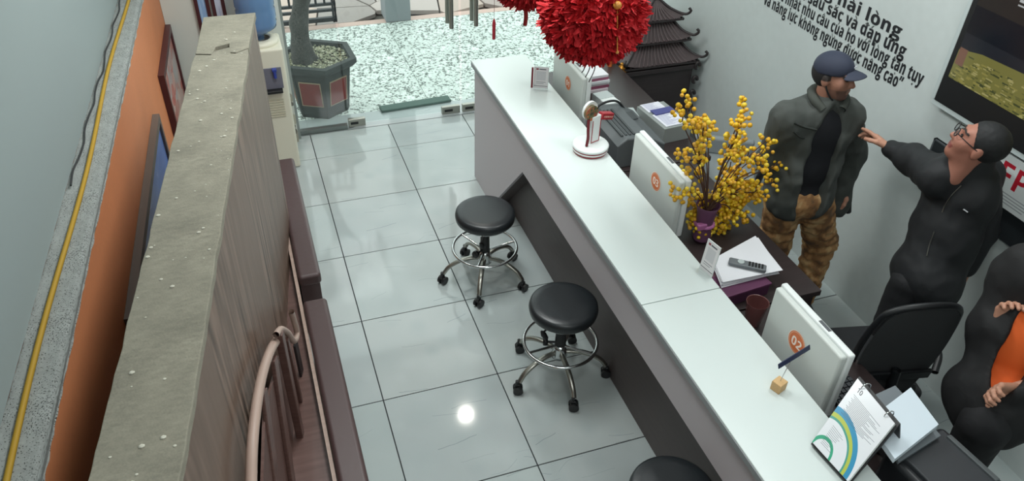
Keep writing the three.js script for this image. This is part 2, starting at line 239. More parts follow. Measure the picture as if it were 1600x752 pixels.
{ // gate post and iron gate
  const p = thing('gate_post', 'plain grey square post beside the open gate', 'post', [1.13, 0, -1.9]);
  mesh('shaft', bx(0.25, 2.0, 0.25, 0, 1.0, 0, 0.006), std(0x868d90, 0.7), p); mesh('cap', bx(0.29, 0.06, 0.29, 0, 2.03, 0, 0.01), std(0x868d90, 0.7), p);
  const iron = std(0x23262a, 0.5, { metalness: 0.6 }), g = thing('iron_gate', 'black ornamental iron gate leaf behind the bonsai trunk', 'gate', [-0.22, 0, -1.86]);
  const wd = 0.74, ht = 1.9; mesh('frame', [bx(0.04, ht, 0.04, 0, ht / 2 + 0.03, 0), bx(0.04, ht, 0.04, wd, ht / 2 + 0.03, 0), bx(wd, 0.04, 0.04, wd / 2, 0.06, 0), bx(wd, 0.04, 0.04, wd / 2, ht, 0), bx(wd, 0.025, 0.03, wd / 2, 0.15, 0), bx(wd, 0.025, 0.03, wd / 2, 0.21, 0)], iron, g);
  for (let i = 1; i < 9; i++) mesh('bar', rod(V(i * wd / 9, 0.2, 0), V(i * wd / 9, ht, 0), 0.011, 0.011, 8), iron, g);
  for (let i = 0; i < 4; i++) { const cx = (i * 2 + 1.5) * wd / 9, pts = []; for (let a = 0; a <= 20; a++) { const t = a / 20 * 5.5, r = 0.055 * (1 - a / 30); pts.push(V(cx + Math.cos(t) * r, 0.42 + Math.sin(t) * r * 1.4, 0.01)); } mesh('scroll', tube(pts, 0.007, 40, 6), iron, g); }
}
{ // planter with bonsai
  const c = at(500, 88, 0.46), cx = 0.160, czz = -0.175, p = thing('planter', 'dark hexagonal stone planter with red carved panels outside the glass', 'planter', [cx, 0, czz], 0.06);
  const stone = std(0x3b4141, 0.75, { map: speckTex([225, 228, 226], [150, 155, 152], [250, 250, 250], 0.4) }), R = 0.275, seg = 6;
  const lt = (pr) => { const g = new THREE.LatheGeometry(pr.map(([x, y]) => new THREE.Vector2(x, y)), seg); const h = g.toNonIndexed(); h.computeVertexNormals(); return metreUV(h, 0.3); };
  mesh('bowl', lt([[0.0, 0.0], [R * 0.76, 0.0], [R * 0.8, 0.03], [R * 0.94, 0.38], [R * 0.9, 0.385]]), stone, p);
  mesh('rim', lt([[R * 0.86, 0.38], [R * 1.02, 0.385], [R * 1.15, 0.42], [R * 1.15, 0.455], [R * 0.97, 0.455], [R * 0.93, 0.40]]), stone, p);
  const red = std(0x8e3a37, 0.7, { map: speckTex([220, 214, 210], [90, 70, 70], [255, 240, 230], 0.25) }), gold = std(0x9a8a72, 0.6);
  for (let k = 0; k < 6; k++) {
    const a = (k + 0.5) * Math.PI / 3, n = V(Math.sin(a), 0, Math.cos(a)), ap = Math.cos(Math.PI / 6), pn0 = mesh('carved_panel', bx(0.16, 0.20, 0.012, 0, 0, 0, 0.003), red, p), rr0 = (R * 0.875) * ap;
    pn0.position.set(n.x * rr0, 0.215, n.z * rr0); pn0.rotation.set(0, a, 0); pn0.rotateX(0.105);
    mesh('panel_edge', [bx(0.172, 0.006, 0.014, 0, 0.102, 0), bx(0.172, 0.006, 0.014, 0, -0.102, 0), bx(0.006, 0.205, 0.014, 0.083, 0, 0), bx(0.006, 0.205, 0.014, -0.083, 0, 0)], gold, pn0);
  }
  const gr = []; for (let k = 0; k < 700; k++) { const a = rnd() * 6.283, r = Math.sqrt(rnd()) * R * 0.84, s = rr(0.006, 0.012), g = new THREE.IcosahedronGeometry(s, 0); g.rotateY(rnd() * 6); g.scale(1, 0.6, 1); g.translate(Math.cos(a) * r, 0.425 + rnd() * 0.006, Math.sin(a) * r); gr.push(paint(g, [[0.34, 0.33, 0.22], [0.24, 0.25, 0.16], [0.45, 0.44, 0.34], [0.19, 0.2, 0.13]][k & 3])); }
  mesh('gravel', gr, std(0xffffff, 0.9, { vertexColors: true }), p).userData.kind = 'stuff'; mesh('soil', cyl(R * 0.93, R * 0.93, 0.02, 0, 0.41, 0, 6), std(0x4a4838, 0.95), p);
  const bark = std(0xffffff, 0.9, { map: woodTex(66, 67, 64, 30, 30, 20), bumpScale: 0.006 }); bark.bumpMap = bark.map;
  const tree = thing('bonsai_trunk', 'thick dark bonsai trunk growing from the planter', 'tree', [cx - 0.10, 0.415, czz + 0.02]);
  const path = [V(0, 0, 0), V(-0.005, 0.12, 0), V(0.0, 0.3, -0.01), V(0.05, 0.5, -0.03), V(0.09, 0.72, -0.02), V(0.07, 0.95, 0), V(0.0, 1.2, 0.0)];
  const prims = []; for (let i = 0; i < path.length - 1; i++) { const a = 0.075 - i * 0.006, b = 0.075 - (i + 1) * 0.006; prims.push(capsule(path[i], path[i + 1], i ? a : 0.085, b)); }
  for (let k = 0; k < 5; k++) { const a = k * 1.26; prims.push(capsule(V(Math.cos(a) * 0.1, 0.0, Math.sin(a) * 0.1), V(0, 0.1, 0), 0.02, 0.05)); }
  prims.push(capsule(path[4], V(0.3, 1.05, 0.05), 0.045, 0.025), capsule(path[5], V(-0.25, 1.3, -0.05), 0.04, 0.02));
  mesh('trunk', metreUV(blob(prims, 0.04, 0.014, null, (x, y, z) => noise.noise(x * 18, y * 9, z * 18) * 0.008), 0.2), bark, tree);
  const lf = []; for (const [bxx, by, bz] of [[0.3, 1.1, 0.05], [-0.25, 1.35, -0.05], [0.0, 1.35, 0]]) for (let k = 0; k < 220; k++) { const g = new THREE.PlaneGeometry(0.035, 0.06, 1, 2); g.rotateX(rnd() * 6); g.rotateY(rnd() * 6); const d = V(rr(-1, 1), rr(-0.5, 0.6), rr(-1, 1)).multiplyScalar(0.2); g.translate(bxx + d.x, by + d.y, bz + d.z); lf.push(g); }
  mesh('foliage', lf, std(0x2f4a2a, 0.8, { side: THREE.DoubleSide }), tree).userData.kind = 'stuff';
}
function paint(g, c) { const n = g.attributes.position.count, a = new Float32Array(n * 3); for (let i = 0; i < n; i++) a.set(c, 3 * i); g.setAttribute('color', new THREE.BufferAttribute(a, 3)); return g; }
// ---------------------------------------------------------------- lamps
for (const [x, z, w, d, I, where] of LAMPS) {
  const o = thing('ceiling_light', where, 'light', [x, CEIL, z], 0, 'ceiling light panels');
  mesh('frame', [bx(w + 0.05, 0.04, 0.025, 0, -0.02, d / 2 + 0.0125), bx(w + 0.05, 0.04, 0.025, 0, -0.02, -d / 2 - 0.0125), bx(0.025, 0.04, d, w / 2 + 0.0125, -0.02, 0), bx(0.025, 0.04, d, -w / 2 - 0.0125, -0.02, 0)], whitePlastic, o);
  mesh('diffuser', bx(w, 0.02, d, 0, -0.02, 0), std(0xffffff, 0.6, { emissive: 0xf0ffff, emissiveIntensity: 1.2 }), o);
  const l = new THREE.RectAreaLight(LAMP_COLOUR, I, w, d); l.name = 'panel_light'; l.position.set(0, -0.036, 0); l.rotation.x = -Math.PI / 2; o.add(l);
}
{
  const o = thing('downlight', 'small round recessed ceiling downlight near the door', 'light', [1.10, CEIL, 0.63]);
  mesh('ring', new THREE.TorusGeometry(0.05, 0.012, 10, 32).rotateX(Math.PI / 2), whitePlastic, o); mesh('lens', cyl(0.04, 0.04, 0.012, 0, -0.006, 0, 32), std(0xffffff, 0.5, { emissive: 0xfffcf4, emissiveIntensity: 20 }), o);
  const s = new THREE.SpotLight(0xfffaf0, 4, 0, 0.9, 0.6, 2); s.name = 'downlight_beam'; s.position.set(0, -0.03, 0); s.target.position.set(0, -1, 0); s.castShadow = true; s.shadow.radius = 2.5; o.add(s); o.add(s.target); s.target.name = 'downlight_aim';
}
// ---------------------------------------------------------------- counter
{
  const ZE = 5.6, ZF = 1.12, c = thing('service_counter', 'long white topped counter with mauve grey front and dark knee recess', 'counter', [0, 0, 0]);
  const face = prism([[-1.145, 0], [-1.145, 0.832], [-ZE, 0.832], [-ZE, 0.61], [-2.095, 0.61], [-1.53, 0]].map(([a, b]) => [a, b]), 0.02); // drawn in (-z, y), then turned to face -x
  face.rotateY(Math.PI / 2); face.translate(1.035, 0, 0);
  mesh('front_panel', metreUV(face), counterMauve, c);
  mesh('end_panel', metreUV(bx(0.32, 0.832, 0.02, 1.215, 0.416, 1.145)), counterMauve, c);
  mesh('back_panel', metreUV(bx(0.02, 0.832, ZE - 1.16, 1.37, 0.416, (ZE + 1.16) / 2)), counterMauve, c);
  const rec = [bx(0.015, 0.61, ZE - 1.5, 1.1575, 0.305, (ZE + 1.5) / 2), bx(0.10, 0.012, ZE - 2.09, 1.103, 0.616, (ZE + 2.09) / 2)];
  const sl = bx(0.10, Math.hypot(0.61, 0.565) + 0.01, 0.012, 0, 0, 0); sl.rotateX(Math.atan2(0.565, 0.61)); sl.translate(1.103, 0.309, 1.806); rec.push(sl);
  mesh('knee_recess', rec.map((g) => metreUV(g)), counterDark, c);
  mesh('edge_band', bx(0.003, 0.028, ZE - ZF - 0.01, 1.0185, 0.849, (ZE + ZF) / 2), std(0x8b9193, 0.45), c);
  mesh('worktop', metreUV(bx(0.372, 0.036, 3.578 - ZF, 1.206, 0.852, (3.578 + ZF) / 2, 0.003)), counterWhite, c);
  mesh('worktop', metreUV(bx(0.372, 0.036, ZE - 3.582, 1.206, 0.852, (ZE + 3.582) / 2, 0.003)), counterWhite, c);
}
// ---------------------------------------------------------------- stools
function makeStool(label, x, z, turn, seatTop) {
  const o = thing('swivel_stool', label, 'stool', [x, 0, z], turn, 'black swivel stools at the counter'), s = seatTop;
  mesh('seat', lathe([[0, s], [0.12, s - 0.001], [0.152, s - 0.005], [0.166, s - 0.016], [0.17, s - 0.035], [0.166, s - 0.058], [0.158, s - 0.064], [0, s - 0.064]].reverse(), 56), blackVinyl, o);
  mesh('seat_plate', [cyl(0.156, 0.15, 0.012, 0, s - 0.07, 0, 40), bx(0.2, 0.02, 0.05, 0, s - 0.085, 0), bx(0.05, 0.02, 0.2, 0, s - 0.085, 0)], chrome, o);
  mesh('gas_rod', cyl(0.014, 0.014, 0.2, 0, s - 0.16, 0, 16), chrome, o);
  mesh('column', cyl(0.025, 0.029, 0.16, 0, 0.275, 0, 24), blackPlastic, o);
  mesh('hub', lathe([[0.0, 0.13], [0.04, 0.13], [0.043, 0.15], [0.034, 0.19], [0.03, 0.215], [0, 0.215]], 24), chrome, o);
  const ring = mesh('foot_ring', new THREE.TorusGeometry(0.185, 0.0085, 12, 72).rotateX(Math.PI / 2), chrome, o, [0, 0.235, 0]);
  for (let k = 0; k < 3; k++) { const a = k * 2.094 + 0.5; mesh('ring_strut', rod(V(Math.cos(a) * 0.03, -0.02, Math.sin(a) * 0.03), V(Math.cos(a) * 0.18, 0, Math.sin(a) * 0.18), 0.007), chrome, ring); }
  mesh('height_lever', [tube([[0.02, s - 0.1, 0.02], [-0.05, s - 0.115, 0.05], [-0.09, s - 0.15, 0.06]], 0.005, 12, 6), lathe([[0, 0], [0.012, 0.002], [0.015, 0.03], [0.006, 0.055], [0, 0.056]], 14).rotateZ(0.5).translate(-0.075, s - 0.195, 0.06)], blackPlastic, o);
  const kn = mesh('clamp_knob', [cyl(0.006, 0.006, 0.05, 0, 0, 0, 8).rotateZ(Math.PI / 2), lathe([[0, -0.012], [0.02, -0.012], [0.022, 0], [0.02, 0.012], [0, 0.012]], 16).rotateZ(Math.PI / 2).translate(-0.03, 0, 0)], blackPlastic, o, [-0.045, 0.225, 0.0]);
  for (let k = 0; k < 5; k++) {
    const a = k * Math.PI * 2 / 5, leg = new THREE.Group(); leg.name = 'leg'; leg.rotation.y = -a; o.add(leg);
    const t = tube([[0.03, 0.165, 0], [0.09, 0.168, 0], [0.16, 0.15, 0], [0.215, 0.115, 0], [0.243, 0.075, 0]], 0.0115, 24, 10); t.scale(1, 1, 1.25);
    mesh('tube', t, steel, leg);
    const cs = new THREE.Group(); cs.name = 'caster'; cs.position.set(0.25, 0, 0); cs.rotation.y = k * 1.3; leg.add(cs);
    mesh('wheel', [cyl(0.025, 0.025, 0.015, 0, 0, 0, 20).rotateX(Math.PI / 2).translate(0, 0.026, 0.015), cyl(0.025, 0.025, 0.015, 0, 0, 0, 20).rotateX(Math.PI / 2).translate(0, 0.026, -0.015), bx(0.03, 0.03, 0.02, -0.004, 0.05, 0, 0.006), cyl(0.009, 0.009, 0.03, -0.006, 0.07, 0, 10)], blackPlastic, cs);
  }
  return o;
}
makeStool('round black stool by the far end of the dark knee recess', 0.765, 2.245, 0.51, 0.5);
makeStool('round black stool between the two other counter stools', 0.9, 3.09, -0.37, 0.5);
makeStool('round black stool cut off by the picture, at the seamless near counter', 0.9, 4.2, 0.2, 0.5);
// ---------------------------------------------------------------- bench, dispenser, carved chair back, pictures
function bench(label, z0, z1) {
  const o = thing('padded_bench', label, 'bench', [-0.2375, 0, (z0 + z1) / 2], 0, 'brown padded benches along the partition'), L = z1 - z0;
  mesh('seat_pad', metreUV(new RoundedBoxGeometry(0.115, 0.07, L, 4, 0.02).translate(0, 0.385, 0)), leather, o);
  mesh('base_box', metreUV(bx(0.10, 0.33, L - 0.04, -0.002, 0.185, 0)), leather, o);
  mesh('plinth', bx(0.09, 0.02, L - 0.1, 0, 0.01, 0), blackPlastic, o);
}
bench('brown padded bench ending beside the wall pier', 1.24, 2.44); bench('brown padded bench below the carved chair back', 2.62, 4.7);
const rail = mesh('trim_2', metreUV(bx(0.016, 0.39, 3.5, -0.306, 0.195, 2.98)), paleWood); tag(rail, 'pale wooden back rail running behind the benches', 'rail', null, 'structure');
const plinth = mesh('trim_3', slab([[-0.315, 1.95], [PX(1.95) + 0.002, 1.95], [PX(4.9) + 0.002, 4.9], [-0.315, 4.9]], 0, 0.34), carvedWood); tag(plinth, 'brown wooden plinth between the benches and the partition', 'plinth', null, 'structure');
{
  const o = thing('water_dispenser', 'cream water dispenser standing by the wall pier', 'dispenser', [-0.245, 0, 0.55]), cream = phys(0xd8d6c4, 0.4);
  mesh('body', metreUV(bx(0.25, 0.90, 0.27, 0, 0.45, 0, 0.015)), cream, o);
  mesh('recess', bx(0.17, 0.15, 0.012, 0.01, 0.70, 0.133, 0.004), std(0x6a6b78, 0.5), o);
  for (const s of [-0.04, 0.05]) { const t = mesh('tap', [cyl(0.011, 0.011, 0.05, s, 0.735, 0.155, 12).rotateX(0), bx(0.03, 0.018, 0.03, s, 0.765, 0.15, 0.004)], s < 0 ? std(0x8d2a2a, 0.4) : std(0x2b3d8e, 0.4), o); }
  mesh('drip_tray', bx(0.15, 0.02, 0.05, 0.01, 0.615, 0.15, 0.004), blackPlastic, o);
  for (let k = 0; k < 8; k++) mesh('vent_slat', bx(0.16, 0.007, 0.006, 0.0, 0.42 + k * 0.018, 0.137), std(0xb9b6a2, 0.5), o);
  mesh('collar', lathe([[0.1, 0.895], [0.112, 0.9], [0.108, 0.925], [0.07, 0.935], [0.06, 0.93]], 32), cream, o);
  const b = thing('water_bottle', 'blue plastic water bottle upside down on the dispenser', 'bottle', [-0.245, 0.925, 0.55]);
  const pr = [[0.028, 0], [0.03, 0.03], [0.075, 0.055], [0.116, 0.085], [0.122, 0.12], [0.118, 0.135], [0.123, 0.15], [0.123, 0.2], [0.117, 0.215], [0.123, 0.23], [0.123, 0.29], [0.117, 0.305], [0.123, 0.32], [0.122, 0.36], [0.1, 0.385], [0, 0.38]];
  mesh('shell', lathe(pr, 48), phys(0x8fb8de, 0.12, { transmission: 0.55, thickness: 0, ior: 1.4 }), b);
  mesh('water', lathe(pr.map(([x, y]) => [Math.max(0, x - 0.006), y * 0.9 + 0.004]), 40), phys(0x7fb2e0, 0.05, { transmission: 0.6, thickness: 0.02, ior: 1.33 }), b);
}
function atPart(u, v, off) { const n = V(1, 0, 0.137), d = ray(u, v), t = (-0.02 + off - n.dot(camera.position)) / n.dot(d); return camera.position.clone().addScaledVector(d, t); }
{
  const o = thing('carved_chair', 'carved dark wooden chair back with a pale worn arched rail against the partition', 'chair');
  const arc = [[392, 770, 0.05], [394, 700, 0.05], [400, 640, 0.05], [410, 585, 0.05], [424, 545, 0.055], [434, 530, 0.06]].map(([u, v, f]) => atPart(u, v, f));
  mesh('arched_rail', tube(arc, 0.017, 60, 10), paleWood, o);
  const h = (u, v, f) => atPart(u, v, f);
  mesh('scroll', tube([h(431, 524, 0.07), h(438, 515, 0.075), h(449, 520, 0.08), h(460, 533, 0.085), h(464, 520, 0.09), h(459, 500, 0.09), h(455, 487, 0.09)], 0.013, 50, 10), paleWood, o);
  const bar = (name, u0, v0, u1, v1, f, w, m, d = 0.02) => { const a = h(u0, v0, f), b = h(u1, v1, f), l = a.distanceTo(b), g = new RoundedBoxGeometry(w, l, d, 2, 0.004); const q = new THREE.Quaternion().setFromUnitVectors(V(0, 1, 0), b.clone().sub(a).normalize()); g.rotateY(Math.PI / 2); g.applyQuaternion(q); const c = a.clone().add(b).multiplyScalar(0.5); g.translate(c.x, c.y, c.z); return mesh(name, metreUV(g, 0.4), m, o); };
  bar('stile', 436, 520, 492, 790, 0.075, 0.035, carvedWood, 0.03); bar('stile', 446, 530, 506, 790, 0.07, 0.022, carvedWood, 0.025);
  bar('slat', 428, 560, 462, 790, 0.055, 0.05, carvedWood, 0.016); bar('slat', 412, 610, 436, 790, 0.05, 0.05, carvedWood, 0.014);
  mesh('splat', thickSlab(h(405, 800, 0.035), h(410, 640, 0.035), h(440, 538, 0.035), h(508, 800, 0.035), -0.01), carvedWood, o);
  bar('back_panel', 461, 535, 484, 645, 0.075, 0.05, darkWood, 0.012);
  bar('lower_stile', 480, 648, 508, 790, 0.08, 0.035, paleWood, 0.03); bar('lower_stile', 492, 670, 524, 790, 0.075, 0.02, carvedWood, 0.03);
}
function picture(name, label, z0, z1, top, hgt, frame, face, faceDraw) {
  const o = thing(name, label, 'picture', [-0.797 - 0.045 * (z0 + z1) / 2, top - hgt / 2, (z0 + z1) / 2], -0.045); const L = z1 - z0, w = 0.04;
  mesh('frame', [bx(0.034, 0.035, L, 0.018, hgt / 2 - 0.0175, 0), bx(0.034, 0.035, L, 0.018, -hgt / 2 + 0.0175, 0), bx(0.034, hgt - 0.07, 0.035, 0.018, 0, L / 2 - 0.0175), bx(0.034, hgt - 0.07, 0.035, 0.018, 0, -L / 2 + 0.0175)].map((g) => metreUV(g)), frame, o);
  const f = mesh('print', new THREE.PlaneGeometry(L - 0.07, hgt - 0.07), face, o, [0.022, 0, 0], [0, Math.PI / 2, 0]); mesh('backing', bx(0.012, hgt - 0.06, L - 0.06, 0.012, 0, 0), blackPlastic, o); return o;
}
const maroon = std(0x4a2528, 0.4), dullFrame = std(0x6d625b, 0.5), patchwork = (cols, n) => std(0xffffff, 0.35, { map: canvasTex(256, 256, (c, w, h) => { c.fillStyle = cols[0]; c.fillRect(0, 0, w, h); for (let i = 0; i < n; i++) { c.fillStyle = cols[i % cols.length]; c.globalAlpha = 0.6; c.beginPath(); c.ellipse(rnd() * w, rnd() * h, rr(8, 40), rr(8, 60), rnd() * 3, 0, 7); c.fill(); } }) });
{
  const zA = at(243, 178, 1.0).z, zB = at(192, 500, 1.0).z;
  const p = picture('framed_picture', 'blue picture in a dull brown frame low on the orange wall', zA, zB, 1.0, 0.62, dullFrame, patchwork(['#6f8fd6', '#4f6fc4', '#9fb6e6', '#5a80d0'], 60));
  const zC = at(258, 85, 0.99).z; picture('framed_picture', 'reddish landscape picture in a dark maroon frame on the orange wall', 0.35, zC + 0.32, 1.0, 0.7, maroon, patchwork(['#c9a9a0', '#b56a60', '#d8c4b8', '#a8b0b4', '#c04a40'], 90));
  let n = 0; for (const [u0, u1, lab, cols] of [[311, 334, 'pale blue poster in a maroon frame nearest the orange wall', ['#8fb0d8', '#b7cfe8', '#7f9fd0']], [337, 358, 'white and blue poster in a maroon frame behind the water bottle', ['#c9cfe0', '#a3a9cc', '#dde2ea']]]) {
    const a = atZ(u0, 40, 0.34), b = atZ(u1, 40, 0.34), w = b.x - a.x, o = thing('wall_poster', lab, 'poster', [(a.x + b.x) / 2, 1.25, 0.345]); n++;
    mesh('frame', [bx(0.022, 0.9, 0.03, -w / 2 + 0.011, 0, 0), bx(0.022, 0.9, 0.03, w / 2 - 0.011, 0, 0), bx(w, 0.022, 0.03, 0, 0.44, 0), bx(w, 0.022, 0.03, 0, -0.44, 0)], maroon, o); mesh('sheet', bx(w - 0.03, 0.87, 0.008, 0, 0, 0), patchwork(cols, 40), o);
  }
}
// ---------------------------------------------------------------- desks behind the counter
const FACE = -Math.PI / 2;                                         // a print turned to face the customers (-x)
for (const [z0, z1, x1, lab] of [[1.14, 2.42, 2.06, 'dark brown desk carrying the grey printer'], [2.43, 3.60, 1.94, 'dark brown desk carrying the yellow berry branches'], [3.61, 5.3, 1.81, 'dark brown desk carrying the keyboard']]) {
  const L = z1 - z0, W = x1 - 1.39, o = thing('office_desk', lab, 'desk', [1.39, 0, z0]);
  mesh('top', metreUV(bx(W, 0.03, L, W / 2, 0.715, L / 2, 0.003)), deskWood, o);
  for (const z of [0.02, L - 0.02]) mesh('side_panel', metreUV(bx(W - 0.06, 0.70, 0.025, W / 2, 0.35, z)), deskWood, o);
  mesh('modesty_panel', metreUV(bx(0.018, 0.45, L - 0.07, 0.05, 0.47, L / 2)), deskWood, o);
}
// numbered monitors
const silver = phys(0xcdd3cf, 0.42);
function numberMap(n) { return canvasTex(256, 256, (c) => { c.fillStyle = '#e9ddd2'; c.fillRect(0, 0, 256, 256); c.fillStyle = '#d2703f'; c.beginPath(); c.arc(128, 128, 118, 0, 7); c.fill(); c.strokeStyle = '#e8b090'; c.lineWidth = 6; c.beginPath(); c.arc(128, 128, 106, 0, 7); c.stroke(); c.fillStyle = '#f4e6dc'; c.font = 'bold 138px sans-serif'; c.textAlign = 'center'; c.textBaseline = 'middle'; c.fillText(n, 128, 134); }); }
function monitor(n, z0, z1, top, turn, su, sv, sr, label) {
  const w = z1 - z0, h = 0.31, x = 1.455, o = thing('desktop_computer', label, 'computer', [x, 0.73, (z0 + z1) / 2], turn, 'white numbered computers'), y = top - 0.73;
  mesh('back_shell', new RoundedBoxGeometry(0.03, h, w, 3, 0.01).translate(0.016, y - h / 2, 0), silver, o);
  mesh('bezel', new RoundedBoxGeometry(0.028, h + 0.014, w + 0.014, 3, 0.008).translate(0.044, y - h / 2, 0), whitePlastic, o);
  mesh('screen', bx(0.003, h - 0.04, w - 0.03, 0.0585, y - h / 2 + 0.006, 0), std(0x1a2230, 0.15), o);
  mesh('stand_neck', bx(0.03, y - h + 0.06, 0.09, 0.03, (y - h + 0.06) / 2, 0, 0.005), lightGrey, o);
  mesh('stand_foot', bx(0.17, 0.012, 0.2, 0.05, 0.006, 0, 0.005), lightGrey, o);
  const c = atX(su, sv, x - 0.002); o.updateMatrixWorld(true); const l = o.worldToLocal(c.clone());
  const st = mesh('number_sticker', new THREE.CircleGeometry(sr, 40), std(0xffffff, 0.5, { map: numberMap(n) }), o, [-0.0005, l.y, l.z], [0, FACE, 0]); st.userData.label = 'orange round sticker reading ' + n;
  mesh('asset_label', bx(0.014, 0.001, 0.06, 0.044, y + 0.0075, w * 0.12), std(0x55585c, 0.6), o);
}
monitor('01', 1.45, 1.90, 1.045, 0, 887, 130, 0.045, 'white computer with an orange 01 sticker behind the ribboned card stand');
monitor('03', 2.57, 3.055, 1.06, 0, 1024, 284, 0.05, 'white computer with an orange 03 sticker between grey printer and yellow berries');
monitor('02', 3.82, 4.225, 1.055, 0, 1244, 536, 0.052, 'white computer with an orange 02 sticker behind the wooden photo clip');
// card stands: clear base, upright white card
function cardStand(label, bl, br, hgt, withRibbon) {
  const a = at(...bl, 0.874), b = at(...br, 0.874), w = a.distanceTo(b), c = a.clone().add(b).multiplyScalar(0.5), ang = Math.atan2(-(b.z - a.z), b.x - a.x), o = thing('card_stand', label, 'card stand', [c.x, 0.87, c.z], ang);
  mesh('base_plate', bx(w, 0.004, 0.07, 0, 0.002, 0), clearPlastic, o);
  const cd = mesh('card', bx(w, hgt, 0.004, 0, hgt / 2 + 0.004, 0), whitePlastic, o); cd.rotation.x = -0.1;
  mesh('card_print', new THREE.PlaneGeometry(w * 0.94, hgt * 0.95), std(0xffffff, 0.4, { map: canvasTex(128, 192, (x, W, H) => { x.fillStyle = '#e9e6e8'; x.fillRect(0, 0, W, H); x.fillStyle = '#8c2f3c'; x.fillRect(16, 10, 22, 14); x.fillStyle = '#53535c'; x.fillRect(44, 13, 62, 9); x.fillStyle = '#d3d2d6'; x.fillRect(22, 36, 84, 84); x.fillStyle = '#8e8c92'; x.fillRect(20, 134, 88, 5); x.fillRect(20, 148, 70, 4); x.fillStyle = '#3d3d44'; x.fillRect(0, 172, W, 4); }) }), cd, [0, hgt / 2 + 0.004, 0.0026]);
  if (withRibbon) mesh('ribbon', bx(0.012, hgt * 0.98, 0.01, -w / 2 - 0.008, hgt / 2 + 0.004, 0.004, 0.002), std(0x7a1f2c, 0.6), o);
}
cardStand('small white payment card stand with a dark red ribbon at the far counter end', [833, 137], [856, 139], 0.135, true);
cardStand('small white payment card stand beside the counter joint', [1093, 418], [1112, 434], 0.155, false);
{ // round revolving display
  const p = at(922, 232, 0.885), o = thing('table_display', 'round red and white counter display with an upright red-edged card', 'display', [p.x, 0.87, p.z], 0.35), red = std(0xa02a33, 0.4);
  mesh('base_ring', lathe([[0, 0], [0.082, 0], [0.09, 0.004], [0.092, 0.014], [0, 0.014]], 48), red, o); mesh('base_band', lathe([[0, 0.014], [0.094, 0.014], [0.096, 0.02], [0.095, 0.024], [0, 0.024]], 48), whitePlastic, o);
  mesh('base_ring', lathe([[0, 0.024], [0.095, 0.024], [0.096, 0.032], [0, 0.032]], 48), red, o); mesh('turntable', lathe([[0, 0.032], [0.097, 0.032], [0.099, 0.042], [0.092, 0.05], [0.07, 0.052], [0, 0.052]], 48), whitePlastic, o);
  mesh('card', bx(0.062, 0.16, 0.03, 0.015, 0.13, 0, 0.004), whitePlastic, o); mesh('card_border', [bx(0.058, 0.004, 0.002, 0.015, 0.06, 0.016), bx(0.004, 0.13, 0.002, -0.013, 0.125, 0.016), bx(0.004, 0.13, 0.002, 0.043, 0.125, 0.016)], red, o);
  mesh('banner', bx(0.09, 0.036, 0.036, 0.03, 0.205, 0.004, 0.004).rotateZ(-0.3), red, o); mesh('banner_letters', new THREE.PlaneGeometry(0.075, 0.02), std(0xffffff, 0.5, { map: canvasTex(128, 32, (c) => { c.fillStyle = '#a02a33'; c.fillRect(0, 0, 128, 32); c.fillStyle = '#e9c7b4'; for (let i = 0; i < 9; i++) c.fillRect(8 + i * 13, 8, rr(5, 10), 15); }) }), o, [0.0905, 0.186, 0.0235], [0, 0, -0.3]).position.set(0.0885, 0.187, 0.0235);
  mesh('emblem', [cyl(0.042, 0.042, 0.02, 0, 0, 0, 32).rotateX(Math.PI / 2).translate(-0.02, 0.235, 0)], std(0xffffff, 0.5, { map: canvasTex(64, 64, (c) => { c.fillStyle = '#6d6a4c'; c.fillRect(0, 0, 64, 64); for (let i = 0; i < 60; i++) { c.fillStyle = ['#8a4a38', '#57603e', '#b3683f', '#40402f'][i & 3]; c.beginPath(); c.arc(rnd() * 64, rnd() * 64, rr(2, 7), 0, 7); c.fill(); } }) }), o);
  mesh('emblem_back', cyl(0.05, 0.05, 0.014, 0, 0, 0, 32).rotateX(Math.PI / 2).translate(-0.012, 0.24, -0.018), whitePlastic, o);
  mesh('ribbon', tube([[-0.045, 0.21, 0.012], [-0.05, 0.15, 0.02], [-0.045, 0.1, 0.02], [-0.05, 0.056, 0.02]], 0.008, 20, 6), std(0x6b1622, 0.6), o);
}
{ // wooden block photo clip
  const p = at(1215, 608, 0.87), o = thing('photo_clip', 'small wooden cube with a wire clip holding a dark blue card', 'photo clip', [p.x, 0.87, p.z], 0.35);
  mesh('block', bx(0.045, 0.042, 0.04, 0, 0.021, 0, 0.003), std(0xffffff, 0.6, { map: woodTex(205, 168, 118, 16) }), o);
  mesh('wire', tube([[0.0, 0.04, 0], [0.012, 0.08, 0], [0.03, 0.13, 0]], 0.0014, 12, 6), chrome, o);
  const c = mesh('card', bx(0.15, 0.022, 0.003, 0, 0, 0), std(0x2c3350, 0.35), o, [0.045, 0.14, 0]); c.rotation.set(-0.2, -0.2, 0.16);
}
function quadPlane(tl, tr, br, bl, n = 1) { const g = new THREE.PlaneGeometry(1, 1, n, n), p = g.attributes.position; for (let i = 0; i < p.count; i++) { const s = p.getX(i) + 0.5, t = 0.5 - p.getY(i); const a = tl.clone().lerp(tr, s), b = bl.clone().lerp(br, s); a.lerp(b, t); p.setXYZ(i, a.x, a.y, a.z); } g.computeVertexNormals(); return g; }
function thick(g, t) { const f = g.toNonIndexed(), b = f.clone(), n = f.attributes.normal.clone(), p = b.attributes.position; for (let i = 0; i < p.count; i++) p.setXYZ(i, p.getX(i) - n.getX(i) * t, p.getY(i) - n.getY(i) * t, p.getZ(i) - n.getZ(i) * t); return b; }
